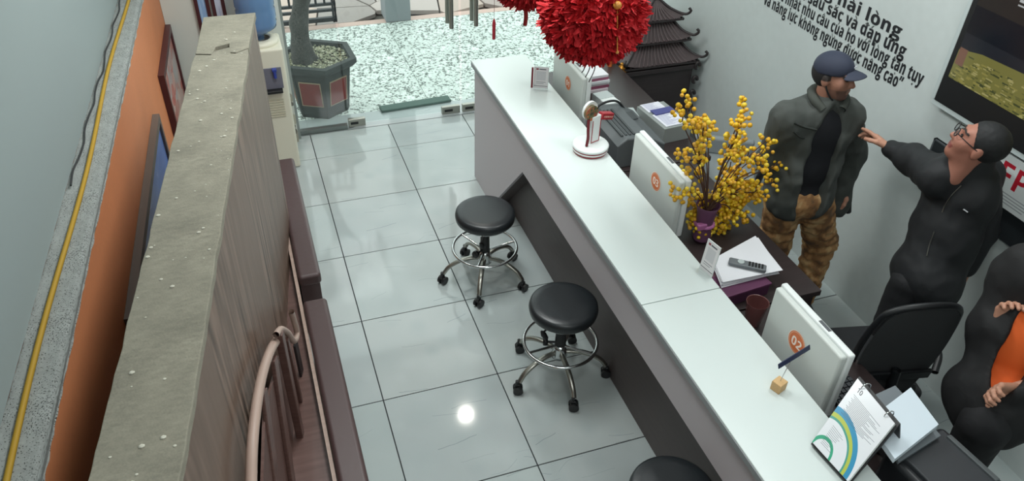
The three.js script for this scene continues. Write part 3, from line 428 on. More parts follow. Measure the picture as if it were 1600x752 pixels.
{ // ring binder set up as an easel towards the customers
  const o = thing('ring_binder', 'open black ring binder showing a printed page with a blue and green arc', 'binder'), bl = at(1270, 693, 0.885), br = at(1326, 755, 0.885), tl = at(1341, 594, 1.03), trr = at(1399, 664, 1.03);
  const nrm = br.clone().sub(bl).cross(tl.clone().sub(bl)).normalize(); const off = (v, k) => v.clone().addScaledVector(nrm, k);
  const page = canvasTex(512, 700, (c, w, h) => {
    c.fillStyle = '#dfe2e6'; c.fillRect(0, 0, w, h); c.save(); c.beginPath(); c.rect(0, 0, w, h); c.clip();
    for (const [r, col] of [[330, '#3b8fb5'], [285, '#b4bf52'], [255, '#4f9a8c'], [238, '#dfe2e6'], [120, '#3fa27f'], [95, '#dfe2e6']]) { c.fillStyle = col; c.beginPath(); c.ellipse(120, h + 10, r * 1.12, r * 1.3, 0, 0, 7); c.fill(); }
    c.restore(); c.fillStyle = '#4e5560'; for (let i = 0; i < 16; i++) c.fillRect(60 + (i % 3) * 12, 120 + i * 13, rr(210, 400), 3.4); for (let i = 0; i < 12; i++) c.fillRect(70, 450 + i * 17, rr(90, 160), 3);
    c.font = 'bold 60px sans-serif'; c.fillStyle = '#33383f'; c.fillText('10', 60, 84);
  });
  mesh('page', thickSlab(off(tl, 0.012), off(trr, 0.012), off(br, 0.012), off(bl, 0.012), 0.010), whitePlastic, o);
  mesh('printed_sheet', quadPlane(off(tl, 0.0130), off(trr, 0.0130), off(br, 0.0130), off(bl, 0.0130)), std(0xffffff, 0.25, { map: page }), o);
  const ext = (v, c, k) => v.clone().add(v.clone().sub(c).multiplyScalar(k)), cc = tl.clone().add(br).multiplyScalar(0.5);
  mesh('cover', thickSlab(ext(tl, cc, 0.06), ext(trr, cc, 0.09), ext(br, cc, 0.05), ext(bl, cc, 0.05), 0.006), blackPlastic, o);
  const foot = at(1440, 700, 0.79);
  mesh('back_cover', thickSlab(ext(tl, cc, 0.06), ext(trr, cc, 0.09), V(trr.x + 0.10, 0.745, trr.z + 0.03), V(tl.x + 0.10, 0.745, tl.z + 0.0), 0.005), blackPlastic, o);
  for (const s of [0.2, 0.82]) { const m = tl.clone().lerp(trr, s), r = new THREE.TorusGeometry(0.018, 0.002, 8, 24); r.rotateY(Math.atan2(trr.x - tl.x, trr.z - tl.z)); r.translate(m.x, m.y + 0.006, m.z); mesh('ring', r, chrome, o); }
}
function thickSlab(a, b, c, d, t) { const n = b.clone().sub(a).cross(d.clone().sub(a)).normalize(); const q = [a, b, c, d].map((v) => v.clone().addScaledVector(n, t)); const P = [a, b, c, d, ...q], f = [[0, 1, 2, 3], [7, 6, 5, 4], [4, 5, 1, 0], [5, 6, 2, 1], [6, 7, 3, 2], [7, 4, 0, 3]], pos = []; for (const [i, j, k, l] of f) for (const m of [i, k, j, i, l, k]) pos.push(P[m].x, P[m].y, P[m].z); const g = new THREE.BufferGeometry(); g.setAttribute('position', new THREE.Float32BufferAttribute(pos, 3)); g.computeVertexNormals(); return metreUV(g); }
{ // printer at the near desk with paper on top
  const o = thing('laser_printer', 'black laser printer with a paper tray behind the binder', 'printer', [1.63, 0.73, 4.66], 0.1);
  mesh('body', new RoundedBoxGeometry(0.28, 0.15, 0.34, 3, 0.02).translate(0, 0.075, 0), std(0x26282b, 0.4), o); mesh('output_lid', bx(0.22, 0.02, 0.26, 0.0, 0.156, -0.02, 0.006), std(0x33363a, 0.45), o);
  mesh('rear_slot', bx(0.02, 0.02, 0.2, 0.10, 0.164, -0.02, 0.004), greyPlastic, o);
  for (let k = 0; k < 5; k++) mesh('key', bx(0.016, 0.006, 0.012, -0.11, 0.152, 0.02 + k * 0.022, 0.002), lightGrey, o);
  const a = at(1420, 612, 0.94), b = at(1463, 670, 0.94), c = at(1395, 724, 0.94), d = at(1352, 664, 0.94), s = thing('paper_ream', 'blank white sheets lying on the black printer', 'paper'); mesh('sheets', thickSlab(d, c, b, a, 0.022), std(0xcfdbe4, 0.6), s);
  const t = thing('document_tray', 'flat grey plastic tray under the white sheets', 'tray'); mesh('tray', thickSlab(at(1362, 622, 0.915), at(1402, 726, 0.905), at(1468, 684, 0.905), at(1397, 606, 0.915), 0.012), std(0x70777c, 0.45), t);
}
{ // keyboard
  const a = at(1288, 640, 0.75), b = at(1328, 590, 0.75), c = a.clone().add(b).multiplyScalar(0.5), o = thing('keyboard', 'black keyboard below the computer with the 02 sticker', 'keyboard', [1.635, 0.73, 4.25], 0);
  mesh('case', bx(0.14, 0.018, 0.36, 0, 0.009, 0, 0.005), blackPlastic, o);
  const keyMat = std(0x33363a, 0.5), kg = new RoundedBoxGeometry(0.018, 0.008, 0.0185, 1, 0.002); for (let i = 0; i < 6; i++) for (let j = 0; j < 16; j++) mesh('key', kg, keyMat, o, [-0.055 + i * 0.022, 0.021, -0.165 + j * 0.022]);
}
{ // papers, remote, folder box and pen cup
  const o = thing('document_stack', 'loose white papers stacked on a dark purple box', 'papers'), A = at(1113, 412, 0.80), B = at(1180, 378, 0.80), C = at(1216, 428, 0.80), D = at(1128, 448, 0.80);
  for (let k = 0; k < 7; k++) { const r = () => rr(-0.012, 0.012), dy = k * 0.0042, m = (v) => V(v.x + r(), v.y + dy, v.z + r()); mesh('sheet', thickSlab(m(A), m(B), m(C), m(D), -0.003), std([0xdedfe4, 0xd2d2d8, 0xe4e4e8][k % 3], 0.7), o); }
  const pb = thing('storage_box', 'dark purple box under the loose papers', 'box', [1.555, 0.73, 3.45], 0.1); mesh('body', bx(0.24, 0.065, 0.22, 0.0, 0.0325, 0, 0.004), std(0x4a2440, 0.5), pb); mesh('lid', bx(0.25, 0.012, 0.23, 0, 0.062, 0, 0.003), std(0x5a2c4c, 0.5), pb);
  const ra = at(1145, 411, 0.835), rb = at(1190, 421, 0.835), rc = ra.clone().add(rb).multiplyScalar(0.5), r = thing('remote_control', 'grey remote control lying on the loose papers', 'remote', [rc.x, 0.833, rc.z], Math.atan2(-(rb.z - ra.z), rb.x - ra.x));
  mesh('shell', new RoundedBoxGeometry(0.165, 0.018, 0.045, 3, 0.007).translate(0, 0.008, 0), std(0x676c70, 0.45), r); mesh('wheel_pad', cyl(0.015, 0.015, 0.004, -0.03, 0.0185, 0, 24), lightGrey, r); for (let i = 0; i < 5; i++) for (let j = -1; j < 2; j++) mesh('button', bx(0.009, 0.004, 0.008, 0.008 + i * 0.014, 0.018, j * 0.012, 0.001), blackPlastic, r);
  const cp = at(1170, 462, 0.87), cu = thing('plastic_cup', 'empty translucent brown plastic cup beside the purple box', 'cup', [cp.x + 0.03, 0.73, cp.z + 0.03]); mesh('cup', lathe([[0, 0.004], [0.034, 0.004], [0.046, 0.12], [0.048, 0.122], [0.044, 0.12], [0.032, 0.008], [0, 0.008]], 36), phys(0x8d5a58, 0.15, { transmission: 0.5, thickness: 0 }), cu);
}
{ // grey printer, white box, tablet, paper pile and document box on the far desk
  const o = thing('receipt_printer', 'dark grey ridged printer beside the computer with the 03 sticker', 'printer', [1.605, 0.738, 2.18], 0), g = std(0x595e60, 0.5);
  mesh('body', metreUV(prism([[-0.13, 0], [0.15, 0], [0.15, 0.10], [0.05, 0.155], [-0.08, 0.165], [-0.13, 0.13]], 0.40, 0.008).translate(0, 0, -0.20)), g, o);
  for (let k = 0; k < 4; k++) mesh('ridge', bx(0.014, 0.008, 0.3, -0.095 + k * 0.024, 0.174, 0.02, 0.003), std(0x3b3f41, 0.5), o);
  mesh('output_slot', bx(0.09, 0.006, 0.09, 0.045, 0.16, -0.05, 0.002), std(0x34383a, 0.5), o); mesh('feed_arm', tube([[0.1, 0.12, -0.17], [0.02, 0.2, -0.17], [-0.09, 0.19, -0.16], [-0.11, 0.15, -0.16]], 0.007, 24, 8), blackPlastic, o);
  const w = thing('white_box', 'small white box behind the round counter display', 'box', [1.645, 0.73, 1.85], 0.15); mesh('carton', bx(0.10, 0.15, 0.16, 0, 0.075, 0, 0.005), whitePlastic, w); mesh('flap', bx(0.102, 0.002, 0.08, 0, 0.151, -0.03), lightGrey, w);
  const c = at(974, 182, 0.80), t = thing('calculator', 'flat light grey calculator on a black case', 'calculator', [c.x + 0.03, 0.73, c.z - 0.06], -0.12); mesh('case', bx(0.17, 0.045, 0.12, 0, 0.0225, 0, 0.004), blackPlastic, t); mesh('plate', bx(0.165, 0.014, 0.115, 0, 0.053, 0, 0.003), lightGrey, t);
  const d = thing('document_box', 'pale carton with printed forms on top near the desk edge', 'box', [1.93, 0.73, 2.06], 0.1); mesh('carton', metreUV(bx(0.19, 0.10, 0.30, 0, 0.05, 0, 0.003)), std(0x8d9391, 0.7), d);
  const form = std(0xffffff, 0.6, { map: canvasTex(128, 192, (x, W, H) => { x.fillStyle = '#dcdde6'; x.fillRect(0, 0, W, H); x.fillStyle = '#6c6fa0'; for (let i = 0; i < 17; i++) x.fillRect(12, 10 + i * 10, rr(40, 100), 3); }) });
  mesh('form', bx(0.15, 0.004, 0.15, 0.0, 0.103, 0.06), form, d); mesh('form', bx(0.13, 0.004, 0.10, -0.01, 0.103, -0.10), form, d); mesh('purple_folder', bx(0.14, 0.008, 0.06, 0.01, 0.108, -0.03), std(0x474a86, 0.5), d);
  const e = thing('paper_pile', 'white and pink files piled on the far desk', 'papers', [1.72, 0.73, 1.40], 0.06); for (let k = 0; k < 6; k++) mesh('file', bx(0.22, 0.018, 0.2, rr(-0.008, 0.008), 0.009 + k * 0.0185, rr(-0.008, 0.008), 0.002), std([0xd9cdd4, 0x8a4a62, 0xe3dde2, 0xdfe2e6, 0x9c5a72, 0xe6e6ea][k], 0.6), e);
}
{ // yellow berry branches in a purple wrapped vase
  const o = thing('berry_branches', 'tall yellow berry branches in a purple wrapped vase', 'flowers'), S = V(1.60, 0.90, 3.10), ZP = 3.06;
  mesh('vase', lathe([[0, 0], [0.036, 0], [0.045, 0.02], [0.038, 0.09], [0.05, 0.19], [0.06, 0.21], [0.05, 0.205], [0.034, 0.1], [0, 0.03]], 28).translate(1.6, 0.732, 3.10), std(0x6b4560, 0.4), o);
  mesh('ribbon', [new THREE.TorusGeometry(0.042, 0.01, 8, 28).rotateX(Math.PI / 2).translate(1.6, 0.83, 3.1), bx(0.05, 0.035, 0.03, 1.565, 0.84, 3.13, 0.008)], std(0xb06a9a, 0.5), o);
  const clusters = [[1076, 152, 5, 6, 5], [1074, 172, 8, 16, 14], [1066, 188, 12, 8, 12], [1098, 208, 14, 24, 46], [1104, 190, 10, 8, 14], [1092, 240, 8, 16, 18], [1072, 246, 20, 12, 20], [1064, 300, 20, 14, 40], [1085, 272, 14, 14, 26], [1090, 320, 18, 20, 60], [1104, 350, 16, 18, 60], [1088, 352, 12, 12, 26], [1118, 372, 10, 8, 16], [1162, 168, 5, 14, 12], [1158, 192, 8, 14, 22], [1150, 215, 9, 16, 34], [1144, 240, 12, 14, 34], [1140, 262, 14, 14, 38], [1168, 244, 14, 10, 22], [1200, 216, 8, 6, 9], [1192, 236, 12, 10, 16], [1212, 258, 8, 6, 8], [1186, 262, 16, 10, 20], [1150, 285, 28, 16, 90], [1160, 305, 28, 18, 90], [1140, 315, 22, 22, 80], [1120, 330, 18, 20, 60], [1150, 335, 24, 14, 50], [1180, 300, 16, 14, 34], [1128, 352, 18, 14, 36], [1140, 372, 10, 8, 14], [1120, 300, 14, 14, 30], [1205, 285, 8, 8, 8]];
  const berry = new THREE.IcosahedronGeometry(1, 2), cols = [[0.72, 0.43, 0.008], [0.76, 0.50, 0.012], [0.66, 0.35, 0.008], [0.76, 0.55, 0.04], [0.70, 0.38, 0.03]], twig = std(0x4a2f22, 0.8);
  clusters.forEach(([u, v, ru, rv, n], i) => {
    const zc = ZP + rr(-0.05, 0.05), c = atZ(u, v, zc), px = c.distanceTo(camera.position) / F, br = new THREE.Group(); br.name = 'branch'; o.add(br);
    const tip = c.clone().add(V(0, rv * px * 0.7, 0)), m1 = S.clone().lerp(c, 0.5).add(V(0, 0.05, 0)); mesh('twig', tube([S, m1, c, tip], 0.0028, 26, 5), twig, br);
    const list = []; for (let k = 0; k < n; k++) { const a = rnd() * 6.283, r = Math.sqrt(rnd()), g = berry.clone(), s = rr(0.0085, 0.0118); g.scale(s, s, s); g.translate(c.x + Math.cos(a) * r * ru * px, c.y + Math.sin(a) * r * rv * px * 1.05, c.z + rr(-0.055, 0.055)); list.push(paint(g, cols[(i + k * 3) % 5])); }
    mesh('berries', list, phys(0xffffff, 0.5, { vertexColors: true }), br).userData.kind = 'stuff';
  });
}
// ---------------------------------------------------------------- hanging lanterns
function lantern(label, c, R, tassels) {
  const o = thing('feather_lantern', label, 'lantern', [c.x, c.y, c.z], 0, 'red feather lanterns'), list = [];
  mesh('core', sph(R * 0.86, 0, 0, 0, 28, 20).scale(1, 0.92, 1), std(0x8e0410, 0.8), o);
  const N = 3600; for (let k = 0; k < N; k++) {
    const y = 1 - 2 * (k + 0.5) / N, r = Math.sqrt(1 - y * y), a = k * 2.39996, d = V(Math.cos(a) * r, y * 0.93, Math.sin(a) * r), l = rr(0.045, 0.07) * R / 0.21, w = rr(0.018, 0.032) * R / 0.21, g = new THREE.PlaneGeometry(w, l, 2, 3), p = g.attributes.position;
    for (let i = 0; i < p.count; i++) { const t = p.getY(i) / l + 0.5; p.setX(i, p.getX(i) * (1.05 - t * t * 0.75)); p.setZ(i, 0.012 * t * t - Math.abs(p.getX(i)) * 0.35); p.setY(i, t * l); }
    g.computeVertexNormals(); const q = new THREE.Quaternion().setFromUnitVectors(V(0, 1, 0), d.clone().multiplyScalar(0.42).add(V(rr(-0.7, 0.7), rr(-1.0, 0.3), rr(-0.7, 0.7))).normalize()); g.rotateY(rnd() * 6.283); g.applyQuaternion(q); g.translate(d.x * R * 0.86, d.y * R * 0.86, d.z * R * 0.86);
    list.push(paint(g, [[0.50, 0.004, 0.010], [0.55, 0.006, 0.012], [0.45, 0.003, 0.008], [0.56, 0.014, 0.02]][k & 3]));
  }
  mesh('feathers', list, std(0xffffff, 0.75, { vertexColors: true, side: THREE.DoubleSide }), o).userData.kind = 'stuff';
  const gold = std(0xb98a35, 0.35, { metalness: 0.5 });
  mesh('top_cap', lathe([[0.02, R * 0.98], [0.06, R * 0.93], [0.065, R * 0.86], [0, R * 0.86]], 24), gold, o); mesh('hanging_cord', rod(V(0, R * 0.95, 0), V(0, CEIL - c.y, 0), 0.003), std(0x7a1015, 0.7), o);
  mesh('bottom_cap', lathe([[0, -R * 1.08], [0.02, -R * 1.06], [0.045, -R * 0.98], [0.04, -R * 0.86], [0, -R * 0.86]], 24), tassels === 'gold' ? gold : std(0x7a0a14, 0.6), o);
  if (tassels === 'gold') mesh('tassel', tube([[0, -R * 1.05, 0], [0.004, -R * 1.3, 0], [0, -R * 1.5, 0]], 0.012, 16, 8), std(0xa3161c, 0.7), o);
  else for (let k = 0; k < 3; k++) mesh('tassel_cord', tube([[(k - 1) * 0.02, -R * 1.03, 0.0], [(k - 1) * 0.024, -R * 1.2, 0.01], [(k - 1) * 0.018 - 0.01, -R * (1.3 + k * 0.12), 0]], 0.0022, 14, 5), std(0x2a1012, 0.7), o);
  if (tassels !== 'gold') { const f = at(975, 6, c.y + R * 0.55).sub(c); f.setLength(R * 1.0); mesh('gold_charm', [sph(0.016, f.x, f.y, f.z), rod(f, f.clone().add(V(0.0, -0.16, 0.04)), 0.0022), sph(0.006, f.x, f.y - 0.165, f.z + 0.042)], std(0xc98a3c, 0.4), o); }
}
lantern('large fluffy red feather lantern in front of the shrine', at(928, 17, 1.9), 0.197, 'plain');
lantern('fluffy red feather lantern with a gold bottom cap', at(824, -54, 1.72), 0.212, 'gold');
{ const p = atZ(772, 30, 0.34), o = thing('red_tassel', 'thin red tassel hanging inside the glass doors', 'tassel', [p.x, p.y, 0.34]); mesh('strand', lathe([[0, -0.16], [0.012, -0.155], [0.013, -0.03], [0.006, 0], [0, 0.005]], 14), std(0xa01428, 0.6), o); mesh('cord', rod(V(0, 0, 0), V(0, 2.5 - p.y, 0), 0.0015), std(0x5a0a14, 0.6), o); }
// ---------------------------------------------------------------- shrine
{
  const o = thing('wooden_shrine', 'dark wooden altar cabinet crowned by a three-tiered pagoda roof', 'shrine', [2.275, 0, 0.90]);
  mesh('cabinet', metreUV(bx(0.72, 0.66, 0.62, 0, 0.33, 0, 0.004)), darkWood, o); mesh('cabinet_top', metreUV(bx(0.76, 0.035, 0.66, 0, 0.6775, 0, 0.005)), darkWood, o);
  for (let k = 0; k < 5; k++) { const pts = []; for (let a = 0; a <= 16; a++) { const t = a / 16 * 5, r = 0.035 * (1 - a / 26); pts.push(V(0.365 + 0.012 + Math.cos(t) * r * 0.6, 0.68 - k * 0.11 + Math.sin(t) * r, 0.33)); } mesh('carved_scroll', tube(pts, 0.012, 30, 6), darkWood, o); }
  const roofTile = std(0x55494a, 0.6), tier = (cx, hx, hz, y0, rise, inx, inz, body) => {
    const t = new THREE.Group(); t.name = 'roof_tier'; t.position.set(cx, 0, 0); o.add(t);
    mesh('wall', metreUV(bx(inx * 2 + 0.03, body, inz * 2 + 0.03, 0, y0 - body / 2 + 0.02, 0)), darkWood, t);
    // hipped, swept roof
    const N = 10, pos = [], idx = [], ring = (s) => { const a = []; const f = Math.pow(s, 1.5), px = hx + (inx - hx) * s, pz = hz + (inz - hz) * s, y = y0 + rise * (0.45 * s + 0.55 * s * s); for (let e = 0; e < 4; e++) for (let k = 0; k < N; k++) { const u = k / N * 2 - 1, lift = (1 - s) * Math.pow(Math.abs(u), 4) * 0.035; const [x, z] = e === 0 ? [u * px, pz] : e === 1 ? [px, -u * pz] : e === 2 ? [-u * px, -pz] : [-px, u * pz]; const ox = 1 + 0.05 * (1 - s) * Math.pow(Math.abs(u), 4); a.push([x * ox, y + lift, z * ox]); } return a; };
    const M = 6; for (let m = 0; m <= M; m++) for (const p of ring(m / M)) pos.push(...p); const W = 4 * N; for (let m = 0; m < M; m++) for (let k = 0; k < W; k++) { const a = m * W + k, b = m * W + (k + 1) % W; idx.push(a, b, a + W, b, b + W, a + W); }
    const g = new THREE.BufferGeometry(); g.setAttribute('position', new THREE.Float32BufferAttribute(pos, 3)); g.setIndex(idx); g.computeVertexNormals(); mesh('roof_shell', g, std(0x4a4041, 0.6, { side: THREE.DoubleSide }), t);
    // tile ribs on the two long slopes and the near end
    const rib = (x0, z0, x1, z1) => { const pts = []; for (let i = 0; i <= 4; i++) { const s = i / 4; pts.push(V(x0 + (x1 - x0) * s, y0 + rise * (0.45 * s + 0.55 * s * s) + 0.004, z0 + (z1 - z0) * s)); } return tube(pts, 0.0075, 6, 5); };
    const nr = Math.round(hz * 2 / 0.034); for (let k = 1; k < nr; k++) { const u = k / nr * 2 - 1; for (const sx of [-1, 1]) mesh('tile_rib', rib(sx * hx, u * hz, sx * inx, u * Math.min(inz, hz)), roofTile, t); }
    const nx = Math.round(hx * 2 / 0.034); for (let k = 1; k < nx; k++) { const u = k / nx * 2 - 1; mesh('tile_rib', rib(u * hx, hz, u * inx, inz), roofTile, t); }
    for (const sx of [-1, 1]) for (const sz of [-1, 1]) { const c = V(sx * hx * 1.05, y0 + 0.035, sz * hz * 1.05); mesh('hip_ridge', tube([V(sx * inx, y0 + rise + 0.008, sz * inz), V(sx * (inx + (hx - inx) * 0.55), y0 + rise * 0.38 + 0.012, sz * (inz + (hz - inz) * 0.55)), c, V(c.x + sx * 0.02, c.y + 0.03, c.z + sz * 0.02), V(c.x + sx * 0.008, c.y + 0.045, c.z + sz * 0.008)], 0.0095, 26, 7), darkWood, t); }
    mesh('fascia', [bx(hx * 2, 0.012, 0.012, 0, y0 - 0.004, hz), bx(hx * 2, 0.012, 0.012, 0, y0 - 0.004, -hz), bx(0.012, 0.012, hz * 2, hx, y0 - 0.004, 0), bx(0.012, 0.012, hz * 2, -hx, y0 - 0.004, 0)], darkWood, t);
    return t;
  };
  tier(0.10, 0.285, 0.33, 0.72, 0.11, 0.17, 0.22, 0.05); tier(0.10, 0.225, 0.275, 0.865, 0.10, 0.12, 0.175, 0.07);
  const top = tier(0.10, 0.17, 0.225, 1.0, 0.115, 0.006, 0.11, 0.06);
  mesh('ridge_beam', bx(0.03, 0.03, 0.26, 0, 1.125, 0, 0.004), darkWood, top); for (const z of [-0.12, 0.12]) mesh('spire', lathe([[0, 0.10], [0.004, 0.07], [0.010, 0.055], [0.006, 0.045], [0.016, 0.02], [0.012, 0], [0, 0]], 12).translate(0, 1.135, z), darkWood, top); mesh('ridge_crest', [sph(0.03, 0, 1.155, 0), bx(0.02, 0.05, 0.07, 0, 1.15, 0, 0.006)], darkWood, top);
  const gld = std(0xb07a2c, 0.35, { metalness: 0.7 });
  for (const [x, z, h, lab] of [[2.04, 1.10, 0.12, 'gold figurine on the shrine cabinet beside the orange candle'], [2.08, 1.19, 0.06, 'small gold incense bowl on the shrine cabinet']]) { const q = thing('altar_ornament', lab, 'ornament', [x, 0.697, z]); mesh('base', cyl(0.03, 0.036, 0.02, 0, 0.01, 0, 20), gld, q); mesh('figure', lathe([[0, h], [0.012, h * 0.97], [0.016, h * 0.85], [0.01, h * 0.75], [0.028, h * 0.5], [0.03, h * 0.3], [0.02, 0.02], [0, 0.02]], 20), gld, q); }
  const cd = thing('altar_candle', 'orange altar candle standing on the shrine cabinet', 'candle', [2.0, 0.697, 1.16]); mesh('cup', cyl(0.02, 0.017, 0.03, 0, 0.015, 0, 20), gld, cd); mesh('wax', cyl(0.014, 0.016, 0.09, 0, 0.07, 0, 18), std(0xc8672f, 0.5), cd);
}
// letters with their Vietnamese marks drawn as strokes, set to the full width w
function vietText(c, txt, w, base, size) {
  c.font = `bold ${size}px sans-serif`; const plain = [...txt].map((q) => (q === 'đ' ? ['d', 'bar'] : (() => { const d = [...q.normalize('NFD')]; return [d[0], ...d.slice(1)]; })()));
  const total = plain.reduce((a, q) => a + c.measureText(q[0]).width, 0), sx = w / total; c.save(); c.scale(sx, 1); c.fillStyle = c.strokeStyle = '#14161c'; c.lineCap = 'round'; c.lineJoin = 'round'; let x = 0; const s = size;
  for (const [b, ...marks] of plain) {
    const ch = b === 'i' && marks.some((m) => m !== '\u0323') ? 'ı' : b, wd = c.measureText(b).width, cx = x + wd / 2; c.fillText(ch, x, base); c.lineWidth = s * 0.022; c.strokeText(ch, x, base); let y = base - s * (/[bdhklt]/.test(b) ? 0.78 : 0.63); const L = (...p) => { c.lineWidth = s * 0.075; c.beginPath(); c.moveTo(cx + p[0] * s, y + p[1] * s); for (let i = 2; i < p.length; i += 2) c.lineTo(cx + p[i] * s, y + p[i + 1] * s); c.stroke(); };
    for (const m of marks) {
      if (m === 'bar') { const q = c.lineWidth; c.lineWidth = s * 0.07; c.beginPath(); c.moveTo(x + wd * 0.5, base - s * 0.64); c.lineTo(x + wd * 1.02, base - s * 0.64); c.stroke(); }
      else if (m === '\u0302') { L(-0.14, 0.04, 0, -0.06, 0.14, 0.04); y -= s * 0.13; } else if (m === '\u0306') { L(-0.13, -0.05, -0.06, 0.03, 0.06, 0.03, 0.13, -0.05); y -= s * 0.13; }
      else if (m === '\u031b') { c.lineWidth = s * 0.085; c.beginPath(); c.moveTo(x + wd * 0.82, base - s * 0.5); c.lineTo(x + wd * 1.0, base - s * 0.54); c.lineTo(x + wd * 1.02, base - s * 0.66); c.stroke(); }
    }
    for (const m of marks) {
      if (m === '\u0301') L(-0.04, 0.02, 0.09, -0.11); else if (m === '\u0300') L(0.04, 0.02, -0.09, -0.11); else if (m === '\u0309') L(-0.05, -0.14, 0.05, -0.15, 0.06, -0.07, 0, -0.03, 0, 0.02); else if (m === '\u0303') L(-0.14, 0, -0.05, -0.06, 0.05, 0, 0.14, -0.06);
      else if (m === '\u0323') { c.beginPath(); c.arc(cx, base + s * 0.17, s * 0.06, 0, 7); c.fill(); }
    }
    x += wd;
  }
  c.restore();
}
// ---------------------------------------------------------------- right wall: lettering, television, sign, board
{
  const o = thing('wall_lettering', 'four lines of black lettering on the pale wall', 'lettering', [2.7185, 0, 0]);
  const lines = [['khách hàng hài lòng', 1.58, 2.82, 1.527], ['hiểu biết sâu sắc và đáp ứng', 1.70, 2.885, 1.452], ['tốt nhất nhu cầu của họ với lòng tận tụy', 1.80, 3.04, 1.378], ['và năng lực không ngừng được nâng cao”', 1.715, 2.93, 1.302]];
  for (const [txt, z0, z1, base] of lines) {
    const len = z1 - z0, H = 0.1, k = 1400 / len, tx = canvasTex(1400, Math.round(k * H), (c, w, h) => { c.clearRect(0, 0, w, h); vietText(c, txt, w, h * 0.70, 0.050 / 0.54 * k); });
    mesh('text_line', new THREE.PlaneGeometry(len, H), std(0xffffff, 0.6, { map: tx, transparent: true }), o, [0, base + 0.02, (z0 + z1) / 2], [0, FACE, 0]).userData.label = 'black text reading ' + txt;
  }
}
{
  const z0 = 3.185, y0 = 1.385, w = 1.35, h = 0.78, o = thing('television', 'large wall television showing a dark scene with a yellow field', 'television', [2.715, y0, z0]);
  mesh('housing', bx(0.045, h, w, -0.0325, h / 2, w / 2, 0.006), blackPlastic, o); mesh('bracket', bx(0.012, 0.3, 0.5, -0.006, h / 2, w / 2), greyPlastic, o);
  const scr = canvasTex(640, 360, (c, W, H) => {
    c.fillStyle = '#2b2f36'; c.fillRect(0, 0, W, H); c.fillStyle = '#33312f'; c.fillRect(0, 0, W, H * 0.45); c.fillStyle = '#1b2028'; c.fillRect(0, H * 0.45, W, H * 0.2);
    c.fillStyle = '#8d8a4c'; c.beginPath(); c.moveTo(0, H * 0.78); c.lineTo(60, H * 0.74); c.lineTo(W, H * 0.66); c.lineTo(W, H); c.lineTo(0, H); c.fill(); c.fillStyle = '#b9b670'; c.beginPath(); c.moveTo(190, H); c.lineTo(300, H * 0.76); c.lineTo(W, H * 0.7); c.lineTo(W, H); c.fill();
    for (let i = 0; i < 260; i++) { c.fillStyle = ['#6f7040', '#a8a058', '#4f5636', '#c0b878'][i & 3]; c.fillRect(rnd() * W * 0.5, H * rr(0.79, 1), rr(4, 18), rr(2, 5)); } c.fillStyle = '#8f6a58'; c.fillRect(2, H * 0.76, 22, 46);
    c.fillStyle = '#d8dcdc'; c.font = 'bold 16px sans-serif'; c.fillRect(92, H * 0.30, 46, 7); c.fillRect(92, H * 0.335, 26, 4);
  });
  mesh('screen', new THREE.PlaneGeometry(w - 0.06, h - 0.17), std(0x0a0a0a, 0.2, { map: scr, emissive: 0xffffff, emissiveMap: scr, emissiveIntensity: 0.55 }), o, [-0.0558, h / 2 + 0.045, w / 2], [0, FACE, 0]);
  mesh('side_strip', bx(0.05, h, 0.022, -0.026, h / 2, -0.012, 0.002), std(0xb9c4c4, 0.5), o); mesh('bottom_strip', bx(0.05, 0.022, w + 0.02, -0.026, -0.012, w / 2, 0.002), std(0xb9c4c4, 0.5), o);
}
{
  const b = thing('dark_board', 'dark grey glass board on the wall behind the man in glasses', 'board', [2.72, 0.965, 3.235]); mesh('panel', bx(0.015, 0.235, 1.0, -0.0095, 0.1175, 0.5, 0.003), std(0x2c3033, 0.3), b); mesh('edge', [bx(0.018, 0.235, 0.008, -0.009, 0.1175, 0.004), bx(0.018, 0.008, 1.0, -0.009, 0.231, 0.5)], std(0x565b5e, 0.4), b);
  const o = thing('wall_sign', 'white sign with large red letters under the television', 'sign', [2.70, 1.115, 3.5]); mesh('plate', bx(0.012, 0.225, 0.75, -0.008, 0.1125, 0.375, 0.002), whitePlastic, o);
  mesh('sign_print', new THREE.PlaneGeometry(0.75, 0.225), std(0xffffff, 0.5, { map: canvasTex(1000, 300, (c, W, H) => { c.fillStyle = '#d5dbda'; c.fillRect(0, 0, W, H); c.fillStyle = '#b3182c'; c.font = 'bold 190px sans-serif'; c.fillText('FPT', 150, 178); c.fillStyle = '#9aa0a2'; for (let j = 0; j < 4; j++) c.fillRect(60, 212 + j * 18, 520 - j * 60, 7); }) }), o, [-0.0145, 0.1125, 0.375], [0, FACE, 0]);
}
